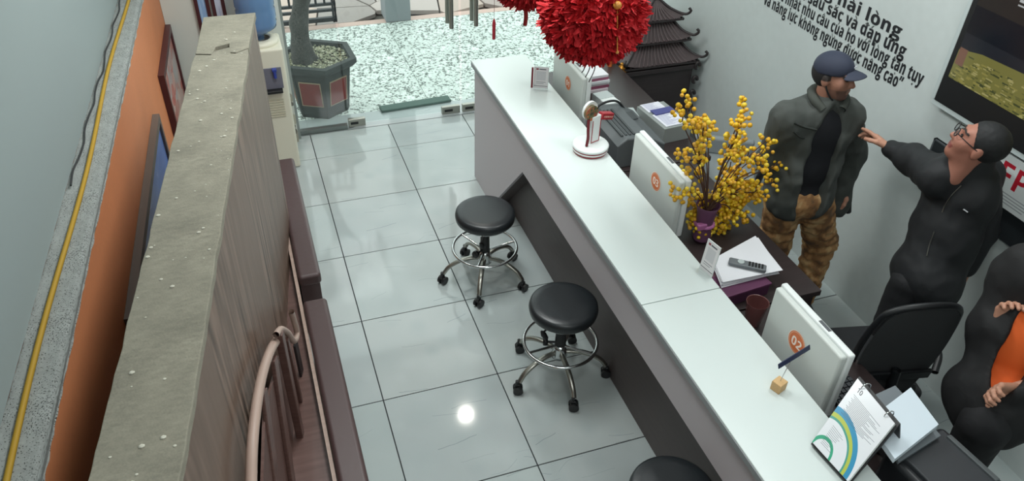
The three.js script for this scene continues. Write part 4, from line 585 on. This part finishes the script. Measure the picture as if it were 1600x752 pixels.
// ---------------------------------------------------------------- office chairs
function officeChair(label, x, z, fx, fz) {
  const o = thing('office_chair', label, 'chair', [x, 0, z], Math.atan2(fx, fz), 'black mesh office chairs'), fr = std(0x15171a, 0.45);
  const out = (w, h, y0, s) => { const sh = new THREE.Shape(), a = w / 2; sh.moveTo(-a * 0.72, y0); sh.bezierCurveTo(-a * 1.0, y0 + h * 0.2, -a * 1.08, y0 + h * 0.6, -a * 0.85, y0 + h * 0.86); sh.bezierCurveTo(-a * 0.6, y0 + h * 1.02, a * 0.6, y0 + h * 1.02, a * 0.85, y0 + h * 0.86); sh.bezierCurveTo(a * 1.08, y0 + h * 0.6, a * 1.0, y0 + h * 0.2, a * 0.72, y0); sh.closePath(); return sh; };
  const back = new THREE.Group(); back.name = 'backrest'; back.position.set(0, 0.52, -0.20); back.rotation.x = -0.12; back.scale.set(0.84, 1.14, 1); o.add(back);
  const pts = out(0.44, 0.50, 0).getPoints(14).map((p) => V(p.x, p.y, -0.05 * Math.cos(p.x * 5) + 0.05)); mesh('frame', tube(pts, 0.014, 120, 8, true), fr, back);
  const mg = new THREE.ShapeGeometry(out(0.43, 0.49, 0.004), 16); mesh('mesh_panel', new THREE.ExtrudeGeometry(out(0.42, 0.485, 0.006), { depth: 0.004, bevelEnabled: false, curveSegments: 16 }), phys(0x2a2d30, 0.8, { transmission: 0.35, thickness: 0 }), back);
  for (let k = 0; k < 3; k++) mesh('mesh_seam', bx(0.36, 0.004, 0.006, 0, 0.14 + k * 0.1, 0.006), fr, back); mesh('lumbar_bar', bx(0.40, 0.045, 0.018, 0, 0.12, -0.014, 0.006), fr, back); mesh('spine', tube([[0, 0.16, -0.02], [0, 0.02, -0.05], [0, -0.12, 0.0]], 0.022, 20, 8), fr, back);
  mesh('seat', new RoundedBoxGeometry(0.46, 0.07, 0.44, 4, 0.03).translate(0, 0.46, 0.02), std(0x1d1f22, 0.8), o); mesh('seat_base', bx(0.22, 0.05, 0.22, 0, 0.40, 0, 0.01), fr, o);
  for (const s of [-1, 1]) { mesh('armrest', [tube([[s * 0.22, 0.44, 0.06], [s * 0.27, 0.5, 0.09], [s * 0.27, 0.62, 0.09], [s * 0.27, 0.655, 0.03], [s * 0.27, 0.655, -0.12], [s * 0.22, 0.62, -0.2]], 0.015, 40, 8), bx(0.045, 0.02, 0.22, s * 0.27, 0.672, 0.0, 0.008)], fr, o); }
  mesh('gas_column', cyl(0.025, 0.03, 0.28, 0, 0.25, 0, 18), fr, o);
  for (let k = 0; k < 5; k++) { const a = k * 1.2566, l = new THREE.Group(); l.name = 'leg'; l.rotation.y = a; o.add(l); mesh('arm', tube([[0, 0.13, 0], [0.14, 0.11, 0], [0.28, 0.07, 0]], 0.018, 12, 8), fr, l); mesh('caster', [cyl(0.026, 0.026, 0.014, 0, 0, 0, 16).rotateX(Math.PI / 2).translate(0.29, 0.027, 0.014), cyl(0.026, 0.026, 0.014, 0, 0, 0, 16).rotateX(Math.PI / 2).translate(0.29, 0.027, -0.014)], fr, l); }
}
officeChair('black mesh office chair in front of the man in glasses', 2.01, 3.85, 0.22, -0.97);
{
  const c = at(1117, 262, 0.46), o = thing('low_armchair', 'low black armrest chair with a pale grey seat behind the yellow berries', 'chair', [c.x + 0.06, 0, c.z], -0.5), fr = std(0x17191c, 0.45);
  mesh('seat', new RoundedBoxGeometry(0.40, 0.07, 0.40, 4, 0.025).translate(0, 0.41, 0), std(0x8b9294, 0.7), o); mesh('back_pad', new RoundedBoxGeometry(0.38, 0.12, 0.05, 4, 0.02).translate(0, 0.50, -0.19), std(0x8b9294, 0.7), o);
  for (const sx of [-1, 1]) mesh('armrest', [tube([[sx * 0.21, 0.36, 0.05], [sx * 0.23, 0.5, 0.05], [sx * 0.23, 0.62, 0.05]], 0.022, 16, 8), bx(0.05, 0.03, 0.2, sx * 0.23, 0.635, 0.02, 0.012)], fr, o);
  mesh('gas_column', cyl(0.025, 0.03, 0.28, 0, 0.24, 0, 18), fr, o); for (let k = 0; k < 5; k++) mesh('leg', tube([[0, 0.11, 0], [Math.cos(k * 1.2566) * 0.14, 0.09, Math.sin(k * 1.2566) * 0.14], [Math.cos(k * 1.2566) * 0.26, 0.03, Math.sin(k * 1.2566) * 0.26]], 0.02, 12, 8), fr, o);
}
// ---------------------------------------------------------------- people
const SKIN = lin(0xb98871), skinMat = std(0xffffff, 0.55, { vertexColors: true });
function handPrims(w, dir, palm, thumbSide, curl, s = 1, spread = 0.1) {
  dir = dir.clone().normalize(); const side = dir.clone().cross(palm).normalize().multiplyScalar(thumbSide); palm = side.clone().cross(dir).multiplyScalar(thumbSide).normalize(); if (palm.dot(palm) < 0.5) palm = V(0, -1, 0);
  const out = [], L = [0.068, 0.076, 0.07, 0.054], O = [0.03, 0.0105, -0.0095, -0.028];
  const P = (a, b, c) => w.clone().addScaledVector(dir, a * s).addScaledVector(side, b * s).addScaledVector(palm, c * s);
  for (let i = 0; i < 4; i++) {
    const b = P(0.085 - Math.abs(O[i]) * 0.25, O[i], 0); out.push(capsule(P(0, O[i] * 0.6, 0), b, 0.0155 * s, 0.0125 * s));
    let p = b, ang = curl[i] * 0.5, sp = O[i] * spread * 20; const seg = [0.46, 0.31, 0.23];
    for (let k = 0; k < 3; k++) { const d = dir.clone().multiplyScalar(Math.cos(ang)).addScaledVector(palm, Math.sin(ang)).addScaledVector(side, k < 2 ? O[i] * spread * 8 : 0).normalize(), q = p.clone().addScaledVector(d, L[i] * seg[k] * s * 1.08); const e = capsule(p, q, (0.0098 - k * 0.0008) * s, (0.0092 - k * 0.0009) * s); e.k = k ? 0.004 : 0.008; out.push(e); p = q; ang += curl[i]; }
  }
  const t0 = P(0.02, 0.024, 0.004), t1 = P(0.052, 0.05, 0.014), t2 = P(0.078, 0.056, 0.026 + curl[0] * 0.006), t3 = P(0.1, 0.05, 0.034 + curl[0] * 0.01);
  out.push(capsule(t0, t1, 0.0165 * s, 0.0125 * s)); for (const [a, b, r] of [[t1, t2, 0.0112], [t2, t3, 0.0098]]) { const e = capsule(a, b, r * s, r * 0.92 * s); e.k = 0.006; out.push(e); }
  return out;
}
function headGeo(m, colour, wide = 1) {
  const E = (x, y, z, a, b, c) => ellip(V(x, y, z), V(a, b, c)), cut = (p, k) => { p.cut = true; p.k = k; return p; }, K = (p, k) => { p.k = k; return p; };
  const pr = [E(0, 0.035, -0.015, 0.076 * wide, 0.083, 0.095), E(0, -0.03, 0.022, 0.06 * wide, 0.085, 0.07), E(0, -0.088, 0.058, 0.026, 0.024, 0.024), E(-0.034, -0.02, 0.058, 0.028, 0.03, 0.026), E(0.034, -0.02, 0.058, 0.028, 0.03, 0.026),
    K(capsule(V(-0.036, 0.03, 0.074), V(0.036, 0.03, 0.074), 0.013, 0.013), 0.02), cut(E(-0.031, 0.01, 0.103, 0.018, 0.011, 0.02), 0.012), cut(E(0.031, 0.01, 0.103, 0.018, 0.011, 0.02), 0.012),
    K(capsule(V(0, 0.018, 0.088), V(0, -0.024, 0.106), 0.009, 0.0135), 0.014), K(capsule(V(-0.012, -0.028, 0.096), V(0.012, -0.028, 0.096), 0.0085, 0.0085), 0.008), K(capsule(V(-0.021, -0.056, 0.082), V(0.021, -0.056, 0.082), 0.0075, 0.0075), 0.008), K(capsule(V(-0.017, -0.066, 0.081), V(0.017, -0.066, 0.081), 0.008, 0.008), 0.006),
    K(E(-0.078 * wide, -0.004, -0.008, 0.011, 0.032, 0.02), 0.012), K(E(0.078 * wide, -0.004, -0.008, 0.011, 0.032, 0.02), 0.012), capsule(V(0, -0.07, -0.02), V(0, -0.17, -0.035), 0.053, 0.058)];
  for (const p of pr) if (p.k === undefined) p.k = 0.03;
  const g = nets(union(pr, 0.03), V(-0.11, -0.21, -0.13), V(0.11, 0.13, 0.14), 0.0055, colour); g.applyMatrix4(m); return g;
}
let HS = 0.89;
function basis(fwd, up, pos) { const f = fwd.clone().normalize(), r = up.clone().cross(f).normalize(), u = f.clone().cross(r).normalize(); return new THREE.Matrix4().makeBasis(r, u, f).scale(V(HS, HS, HS)).setPosition(pos); }
const flatCol = (c) => () => c, yawQ = (f) => new THREE.Quaternion().setFromAxisAngle(V(0, 1, 0), Math.atan2(f.x, f.z));
const mid = (a, b, t = 0.5) => a.clone().lerp(b, t);
function torso(J, q, s, grow = 0) { const g = grow; return [ellip(mid(J.chest, J.neck, 0.15), V(0.165 * s + g, 0.16 + g, 0.105 * s + g), q), ellip(mid(J.chest, J.pelvis, 0.45), V(0.15 * s + g, 0.18 + g, 0.105 * s + g), q), ellip(J.pelvis, V(0.155 * s + g, 0.12 + g, 0.115 * s + g), q), capsule(J.shR, J.shL, 0.055 + g, 0.055 + g), capsule(mid(J.chest, J.neck, 0.6), J.neck, 0.075 + g * 0.6, 0.055 + g * 0.4)]; }
function limbs(J, gr = 0) { const c = (a, b, r1, r2) => capsule(a, b, r1 + gr, r2 + gr); return { arms: [c(J.shR, J.elR, 0.05, 0.041), c(J.elR, J.wrR, 0.041, 0.029), c(J.shL, J.elL, 0.05, 0.041), c(J.elL, J.wrL, 0.041, 0.029)], legs: [c(J.hipR, J.knR, 0.08, 0.055), c(J.knR, J.anR, 0.055, 0.037), c(J.hipL, J.knL, 0.08, 0.055), c(J.knL, J.anL, 0.055, 0.037)] }; }
function feet(J, f) { return [J.anR, J.anL].map((a) => capsule(V(a.x - f.x * 0.03, 0.035, a.z - f.z * 0.03), V(a.x + f.x * 0.15, 0.03, a.z + f.z * 0.15), 0.034, 0.028)); }
function bodyMesh(o, J, q, s, headM, headCol, hands, fwd, wide) {
  const L = limbs(J, -0.006), main = blob([...torso(J, q, s, -0.012), ...L.arms, ...L.legs, ...feet(J, fwd)], 0.04, 0.014, flatCol(SKIN)), geos = [main, headGeo(headM, headCol, wide)];
  for (const h of hands) geos.push(blob(h, 0.007, 0.0035, flatCol(SKIN)));
  return mesh('body', geos, skinMat, o);
}
const eyeMat = std(0x1a1412, 0.3);
function eyes(o, m) { for (const s of [-1, 1]) mesh('eye', new THREE.SphereGeometry(0.0085, 12, 8).scale(1.5, 0.7, 0.7).translate(s * 0.031, 0.009, 0.087).applyMatrix4(m), eyeMat, o); }
function shoes(o, J, f, m) { for (const a of [J.anR, J.anL]) mesh('shoe', blob([capsule(V(a.x - f.x * 0.045, 0.045, a.z - f.z * 0.045), V(a.x + f.x * 0.17, 0.036, a.z + f.z * 0.17), 0.045, 0.036), capsule(V(a.x, 0.06, a.z), V(a.x, 0.1, a.z), 0.046, 0.044)], 0.02, 0.01, null, (x, y, z) => (y < 0.004 ? 0.004 - y : 0)), m, o); }
{ // the man in the cap
  const J = { neck: at(1288, 164, 1.34), chest: at(1276, 208, 1.18), pelvis: at(1246, 305, 0.82), shR: at(1229, 186, 1.27), shL: at(1324, 182, 1.265), elR: at(1204, 246, 1.03), wrR: at(1222, 304, 0.80), elL: at(1332, 240, 1.02), wrL: at(1318, 292, 0.84), hipR: at(1226, 312, 0.80), hipL: at(1272, 312, 0.80), knR: at(1208, 384, 0.46), knL: at(1282, 378, 0.46), anR: at(1180, 470, 0.085), anL: at(1254, 462, 0.085) };
  const f = V(-0.22, 0, 0.97).normalize(), q = yawQ(f), o = thing('person', 'man in a navy cap, open olive jacket and patterned tan trousers', 'person'), hc = at(1303, 120, 1.485);
  const hm = basis(V(0.42, 0.10, 0.90), V(0.0, 1, -0.02), hc), HM = hm, skin = lin(0x9c6f5c), stub = lin(0x6d5148), dark = lin(0x2a2220);
  const hcol = (x, y, z) => (y < -0.045 && y > -0.12 && z > 0.0 && Math.abs(x) < 0.075 && !(y > -0.074 && y < -0.05 && z > 0.07 && Math.abs(x) < 0.02)) ? (z > 0.05 ? stub : mix3(skin, stub, 0.5)) : (y > 0.022 && y < 0.036 && z > 0.07) ? dark : (y > 0.0 && z < 0.02 && y > -0.02 - z * 0.3) ? dark : skin;
  const hR = handPrims(J.wrR, V(0.12, -1, 0.14), V(0.9, 0, -0.3), 1, [0.2, 0.22, 0.28, 0.34], 1.0), hL = handPrims(J.wrL, V(0.1, -1, 0.1), V(-0.9, 0, 0), -1, [0.5, 0.5, 0.5, 0.5], 0.95);
  bodyMesh(o, J, q, 1, hm, hcol, [hR, hL], f); eyes(o, hm);
  mesh('hair', blob([ellip(V(0, 0.022, -0.03), V(0.081, 0.088, 0.088))], 0.01, 0.006).applyMatrix4(hm), std(0x1c1a1b, 0.8), o);
  const navy = std(0x2a3042, 0.75), crown = nets((x, y, z) => Math.max(ellip(V(0, 0.048, -0.01), V(0.087, 0.084, 0.104)).f(x, y, z), 0.028 - y + (z < -0.04 ? (z + 0.04) * 0.25 : 0)), V(-0.11, -0.02, -0.14), V(0.11, 0.16, 0.13), 0.006);
  const cap = mesh('cap', crown.applyMatrix4(hm), navy, o); const br = new THREE.SphereGeometry(1, 28, 10, 0, Math.PI, 0, Math.PI).scale(0.074, 0.011, 0.078); const bp = br.attributes.position; for (let i = 0; i < bp.count; i++) bp.setY(i, bp.getY(i) - bp.getX(i) * bp.getX(i) * 3.2 - bp.getZ(i) * 0.12); br.computeVertexNormals(); br.translate(0, 0.044, 0.085);
  mesh('brim', br.applyMatrix4(hm), navy, cap); mesh('badge', [bx(0.026, 0.006, 0.003, 0.01, 0.072, 0.097), new THREE.CircleGeometry(0.009, 16).translate(0.01, 0.086, 0.0945)].map((g) => g.applyMatrix4(hm)), std(0xc9ccd4, 0.5), cap);
  mesh('chin_strap', tube([[-0.08, 0.02, -0.01], [-0.074, -0.05, 0.01], [-0.045, -0.105, 0.035], [0, -0.122, 0.045], [0.045, -0.105, 0.035], [0.074, -0.05, 0.01], [0.08, 0.02, -0.01]], 0.0045, 50, 6).applyMatrix4(hm), std(0x17181a, 0.6), o);
  const L = limbs(J, 0.016); mesh('shirt', blob(torso(J, q, 1, 0.004), 0.04, 0.012), std(0x15171d, 0.85), o);
  const camo = [lin(0xa57c50), lin(0x87613d), lin(0xbd9a6c), lin(0x6e5238)], wr = (x, y, z) => Math.sin((y * 95 + noise.noise(x * 12, y * 6, z * 12) * 5)) * 0.005 * (y < 0.62 ? 1 : 0.4) + noise.noise(x * 26, y * 30, z * 26) * 0.009;
  mesh('trousers', blob([ellip(J.pelvis, V(0.166, 0.115, 0.13), q), capsule(J.hipR, J.knR, 0.098, 0.082), capsule(J.knR, J.anR, 0.08, 0.066), capsule(J.hipL, J.knL, 0.098, 0.084), capsule(J.knL, J.anL, 0.082, 0.068)], 0.03, 0.009, (x, y, z) => { const n = noise.noise(x * 16, y * 11, z * 16) + 0.5 * noise.noise(x * 40, y * 30, z * 40); return camo[n > 0.28 ? 2 : n > -0.05 ? 0 : n > -0.35 ? 1 : 3]; }, wr), std(0xffffff, 0.85, { vertexColors: true }), o);
  const fr = mid(J.chest, J.pelvis, 0.3).addScaledVector(f, 0.20), op = ellip(fr, V(0.088, 0.50, 0.15), q); op.cut = true; op.k = 0.012; const hem = ellip(J.pelvis.clone().add(V(0, -0.36, 0)), V(0.4, 0.28, 0.4)); hem.cut = true; hem.k = 0.01;
  const fold = (x, y, z) => noise.noise(x * 10, y * 7, z * 10) * 0.014 + noise.noise(x * 26, y * 16, z * 26) * 0.008;
  const jk = mesh('jacket', blob([...torso(J, q, 1.0, 0.024), capsule(J.neck, mid(J.neck, J.shR, 0.8), 0.062, 0.06), capsule(J.neck, mid(J.neck, J.shL, 0.8), 0.062, 0.06), capsule(mid(J.pelvis, J.chest, 0.1), mid(J.pelvis, J.chest, 0.5), 0.158, 0.152), capsule(J.shR, J.elR, 0.078, 0.066), capsule(J.elR, mid(J.elR, J.wrR, 0.93), 0.064, 0.05), capsule(J.shL, J.elL, 0.076, 0.064), capsule(J.elL, mid(J.elL, J.wrL, 1.65), 0.062, 0.05), op, hem], 0.035, 0.009, null, fold), std(0x434744, 0.82), o);
  const collar = []; for (const s of [-1, 1]) collar.push(tube([V(s * 0.05, -0.15, 0.075), V(s * 0.085, -0.115, 0.03), V(s * 0.07, -0.1, -0.05), V(0, -0.095, -0.085)].map((v) => v.applyMatrix4(basis(f, V(0, 1, 0), hc))), 0.022, 20, 8)); mesh('collar', collar, std(0x40443f, 0.82), jk);
  const onJ = (u, v, d) => { const p = at(u, v, 1.2), dir = ray(u, v).normalize(), un = new THREE.Raycaster(camera.position, dir).intersectObject(jk, false)[0]; return un ? un.point.addScaledVector(dir, -d) : p; }; o.updateMatrixWorld(true);
  const seam = (pts, r, m, n) => mesh(n, tube(pts.map(([u, v]) => onJ(u, v, 0.002)), r, 40, 6), m, jk); const dk = std(0x2c302d, 0.85);
  seam([[1241, 192], [1255, 198], [1276, 203]], 0.006, dk, 'pocket_flap'); seam([[1240, 206], [1252, 215], [1274, 216]], 0.005, dk, 'pocket_flap');
  mesh('strap_tab', tube([J.wrL.clone().add(V(0.02, 0.02, 0)), J.wrL.clone().add(V(0.03, -0.05, 0.02)), J.wrL.clone().add(V(0.055, -0.15, 0.03))], 0.018, 20, 8).scale(1, 1, 1), std(0x26292a, 0.8), o);
  shoes(o, J, f, std(0x202124, 0.6));
}
function mix3(a, b, t) { return [a[0] + (b[0] - a[0]) * t, a[1] + (b[1] - a[1]) * t, a[2] + (b[2] - a[2]) * t]; }
{ // the man in glasses
  const J = { neck: at(1508, 262, 1.346), chest: at(1500, 305, 1.188), pelvis: at(1448, 432, 0.822), shR: at(1537, 272, 1.277), shL: at(1466, 278, 1.277), elR: at(1534, 360, 1.009), wrR: at(1508, 420, 0.831), elL: at(1428, 250, 1.227), wrL: at(1391, 232, 1.207), hipR: at(1468, 440, 0.792), hipL: at(1424, 444, 0.792), knR: at(1415, 520, 0.455), knL: at(1380, 530, 0.455), anR: at(1372, 606, 0.084), anL: at(1340, 622, 0.084) };
  const f = V(-0.72, 0, -0.12).normalize(), q = yawQ(f), o = thing('person', 'man in glasses and a black zipped jacket pointing with his arm', 'person'), hc = at(1526, 227, 1.475);
  const hm = basis(V(-0.62, 0.42, -0.66), V(0.28, 0.9, 0.26), hc), skin = lin(0xa6705e), dark = lin(0x1c1716);
  const hcol = (x, y, z) => (y > 0.024 && y < 0.036 && z > 0.07) ? dark : (y < -0.05 && y > -0.072 && z > 0.078) ? lin(0x8a4a44) : skin;
  const hand = handPrims(J.wrL, V(-0.25, 0.25, -0.95), V(-0.5, -0.8, 0), 1, [0.12, 0.5, 0.55, 0.5], 1.0, 0.18), hR = handPrims(J.wrR, V(-0.2, -1, 0), V(-0.9, 0, 0), 1, [0.3, 0.3, 0.3, 0.3]);
  bodyMesh(o, J, q, 1, hm, hcol, [hand, hR], f, 1.02); eyes(o, hm);
  mesh('hair', nets((x, y, z) => Math.max(ellip(V(0, 0.04, -0.022), V(0.086, 0.092, 0.100)).f(x, y, z), Math.max(z * 0.9 - y * 0.55 - 0.018, -0.075 - y + z * 0.2)) + noise.noise(x * 60, y * 60, z * 60) * 0.002, V(-0.11, -0.1, -0.14), V(0.11, 0.15, 0.12), 0.006).applyMatrix4(hm), std(0x17181a, 0.7), o);
  const gl = mesh('glasses', [...[-1, 1].map((s) => new THREE.TorusGeometry(0.023, 0.0026, 8, 28).scale(1.15, 0.8, 1).translate(s * 0.031, 0.008, 0.112)), tube([[-0.007, 0.012, 0.113], [0, 0.015, 0.115], [0.007, 0.012, 0.113]], 0.0024, 8, 6), ...[-1, 1].map((s) => tube([[s * 0.057, 0.012, 0.11], [s * 0.08, 0.012, 0.06], [s * 0.086, 0.008, -0.01]], 0.0024, 14, 6))].map((g) => g.applyMatrix4(hm)), std(0x1a1a1c, 0.35), o);
  mesh('lens', [-1, 1].map((s) => new THREE.CircleGeometry(0.022, 24).scale(1.15, 0.8, 1).translate(s * 0.031, 0.008, 0.112).applyMatrix4(hm)), clearPlastic, gl);
  const fold = (x, y, z) => noise.noise(x * 9, y * 7, z * 9) * 0.01 + noise.noise(x * 25, y * 18, z * 25) * 0.004, black = std(0x1b1d20, 0.7), hem = ellip(J.pelvis.clone().add(V(0, -0.40, 0)), V(0.4, 0.3, 0.4)); hem.cut = true; hem.k = 0.01;
  const jk = mesh('jacket', blob([...torso(J, q, 0.98, 0.022), capsule(mid(J.pelvis, J.chest, 0.05), mid(J.pelvis, J.chest, 0.5), 0.142, 0.135), capsule(J.shR, J.elR, 0.076, 0.066), capsule(J.elR, mid(J.elR, J.wrR, 0.97), 0.064, 0.05), capsule(J.shL, J.elL, 0.08, 0.068), capsule(J.elL, mid(J.elL, J.wrL, 0.92), 0.066, 0.046), capsule(mid(J.neck, J.chest, 0.05), J.neck.clone().add(V(0.015, 0.045, 0.015)), 0.08, 0.074), capsule(mid(J.neck, J.shL, 0.3).addScaledVector(f, 0.045), mid(J.neck, J.shR, 0.3).addScaledVector(f, 0.045), 0.062, 0.062), hem], 0.035, 0.009, null, fold), black, o);
  mesh('trousers', blob([ellip(J.pelvis, V(0.16, 0.11, 0.125), q), capsule(J.hipR, J.knR, 0.09, 0.07), capsule(J.knR, J.anR, 0.07, 0.055), capsule(J.hipL, J.knL, 0.09, 0.07), capsule(J.knL, J.anL, 0.07, 0.055)], 0.03, 0.011, null, (x, y, z) => noise.noise(x * 20, y * 16, z * 20) * 0.007), std(0x16171a, 0.8), o);
  o.updateMatrixWorld(true); const rc = (u, v) => { const d = ray(u, v).normalize(), h = new THREE.Raycaster(camera.position, d).intersectObject(jk, false)[0]; return h ? h.point.addScaledVector(d, -0.002) : null; };
  const seam = (n, pts, r, m) => { const w = pts.map(([u, v]) => rc(u, v)).filter(Boolean); if (w.length > 1) mesh(n, tube(w, r, 40, 6), m, jk); };
  seam('zip', [[1502, 290], [1488, 304], [1476, 322], [1472, 332]], 0.0025, steel); seam('zip', [[1460, 362], [1452, 384], [1448, 400]], 0.0025, steel); seam('chest_logo', [[1505, 327], [1508, 329], [1512, 332]], 0.003, std(0xc9ccd0, 0.5));
  shoes(o, J, f, std(0x141517, 0.5));
}
{ // the person in the orange shirt, cut by the frame
  const J = { neck: at(1648, 412, 1.36), chest: at(1630, 462, 1.2), pelvis: at(1556, 622, 0.83), shR: at(1640, 392, 1.3), shL: at(1592, 470, 1.3), elR: at(1562, 470, 1.06), wrR: at(1562, 512, 1.10), elL: at(1606, 590, 1.0), wrL: at(1582, 608, 0.96), hipR: at(1560, 622, 0.8), hipL: at(1540, 660, 0.8), knR: at(1516, 700, 0.46), knL: at(1496, 735, 0.46), anR: at(1478, 770, 0.085), anL: at(1458, 805, 0.085) };
  J.shR = at(1612, 418, 1.3); J.shL = at(1668, 470, 1.3); J.elL = at(1640, 600, 1.0); J.elR = at(1545, 510, 1.04);
  const f = V(-0.9, 0, 0.1).normalize(), q = yawQ(V(-0.8, 0, 0.5)), o = thing('person', 'person in a black coat over an orange shirt with both hands raised', 'person'), hc = J.neck.clone().add(V(0.0, 0.15, 0));
  const hm = basis(V(-0.8, -0.1, -0.3), V(0, 1, 0), hc), skin = lin(0xb98468);
  const h1 = handPrims(J.wrR, V(0.1, 0.95, -0.15), V(-0.4, 0.2, 0.6), 1, [0.75, 0.8, 0.8, 0.8], 0.95), h2 = handPrims(J.wrL, V(-0.8, 0.15, -0.1), V(0.1, -0.3, 0.9), -1, [0.9, 0.9, 0.9, 0.9], 0.95);
  bodyMesh(o, J, q, 1, hm, flatCol(skin), [h1, h2], f); eyes(o, hm);
  mesh('hair', nets((x, y, z) => Math.max(ellip(V(0, 0.03, -0.025), V(0.09, 0.1, 0.105)).f(x, y, z), z * 0.9 - y * 0.5 - 0.02), V(-0.12, -0.1, -0.15), V(0.12, 0.16, 0.12), 0.008).applyMatrix4(hm), std(0x17181a, 0.7), o);
  mesh('shirt', blob(torso(J, q, 1, 0.012), 0.04, 0.012), std(new THREE.Color().setRGB(0.80, 0.13, 0.02), 0.8), o);
  const fr = mid(J.chest, J.pelvis, 0.35).add(V(-0.12, 0.08, 0.08)), op = ellip(fr, V(0.06, 0.27, 0.16), q); op.cut = true; op.k = 0.012;
  const fold = (x, y, z) => noise.noise(x * 9, y * 7, z * 9) * 0.01 + noise.noise(x * 25, y * 18, z * 25) * 0.004, hem = ellip(J.pelvis.clone().add(V(0, -0.5, 0)), V(0.4, 0.33, 0.4)); hem.cut = true; hem.k = 0.01;
  mesh('coat', blob([...torso(J, q, 0.98, 0.026), capsule(mid(J.pelvis, J.chest, -0.1), mid(J.pelvis, J.chest, 0.5), 0.15, 0.145), capsule(J.shR, J.elR, 0.078, 0.068), capsule(J.elR, mid(J.elR, J.wrR, 0.9), 0.064, 0.046), capsule(J.shL, J.elL, 0.078, 0.068), capsule(J.elL, mid(J.elL, J.wrL, 0.9), 0.064, 0.046), op, hem], 0.035, 0.010, null, fold), std(0x141416, 0.75), o);
  mesh('trousers', blob([ellip(J.pelvis, V(0.16, 0.11, 0.125), q), capsule(J.hipR, J.knR, 0.092, 0.072), capsule(J.knR, J.anR, 0.072, 0.058), capsule(J.hipL, J.knL, 0.092, 0.072), capsule(J.knL, J.anL, 0.072, 0.058)], 0.03, 0.011, null, (x, y, z) => noise.noise(x * 20, y * 16, z * 20) * 0.007), std(0x151518, 0.8), o);
  shoes(o, J, f, std(0x141517, 0.5));
}
scene.traverse((o) => { if (o.isMesh) { o.castShadow = true; o.receiveShadow = true; } });
renderer.render(scene, camera);
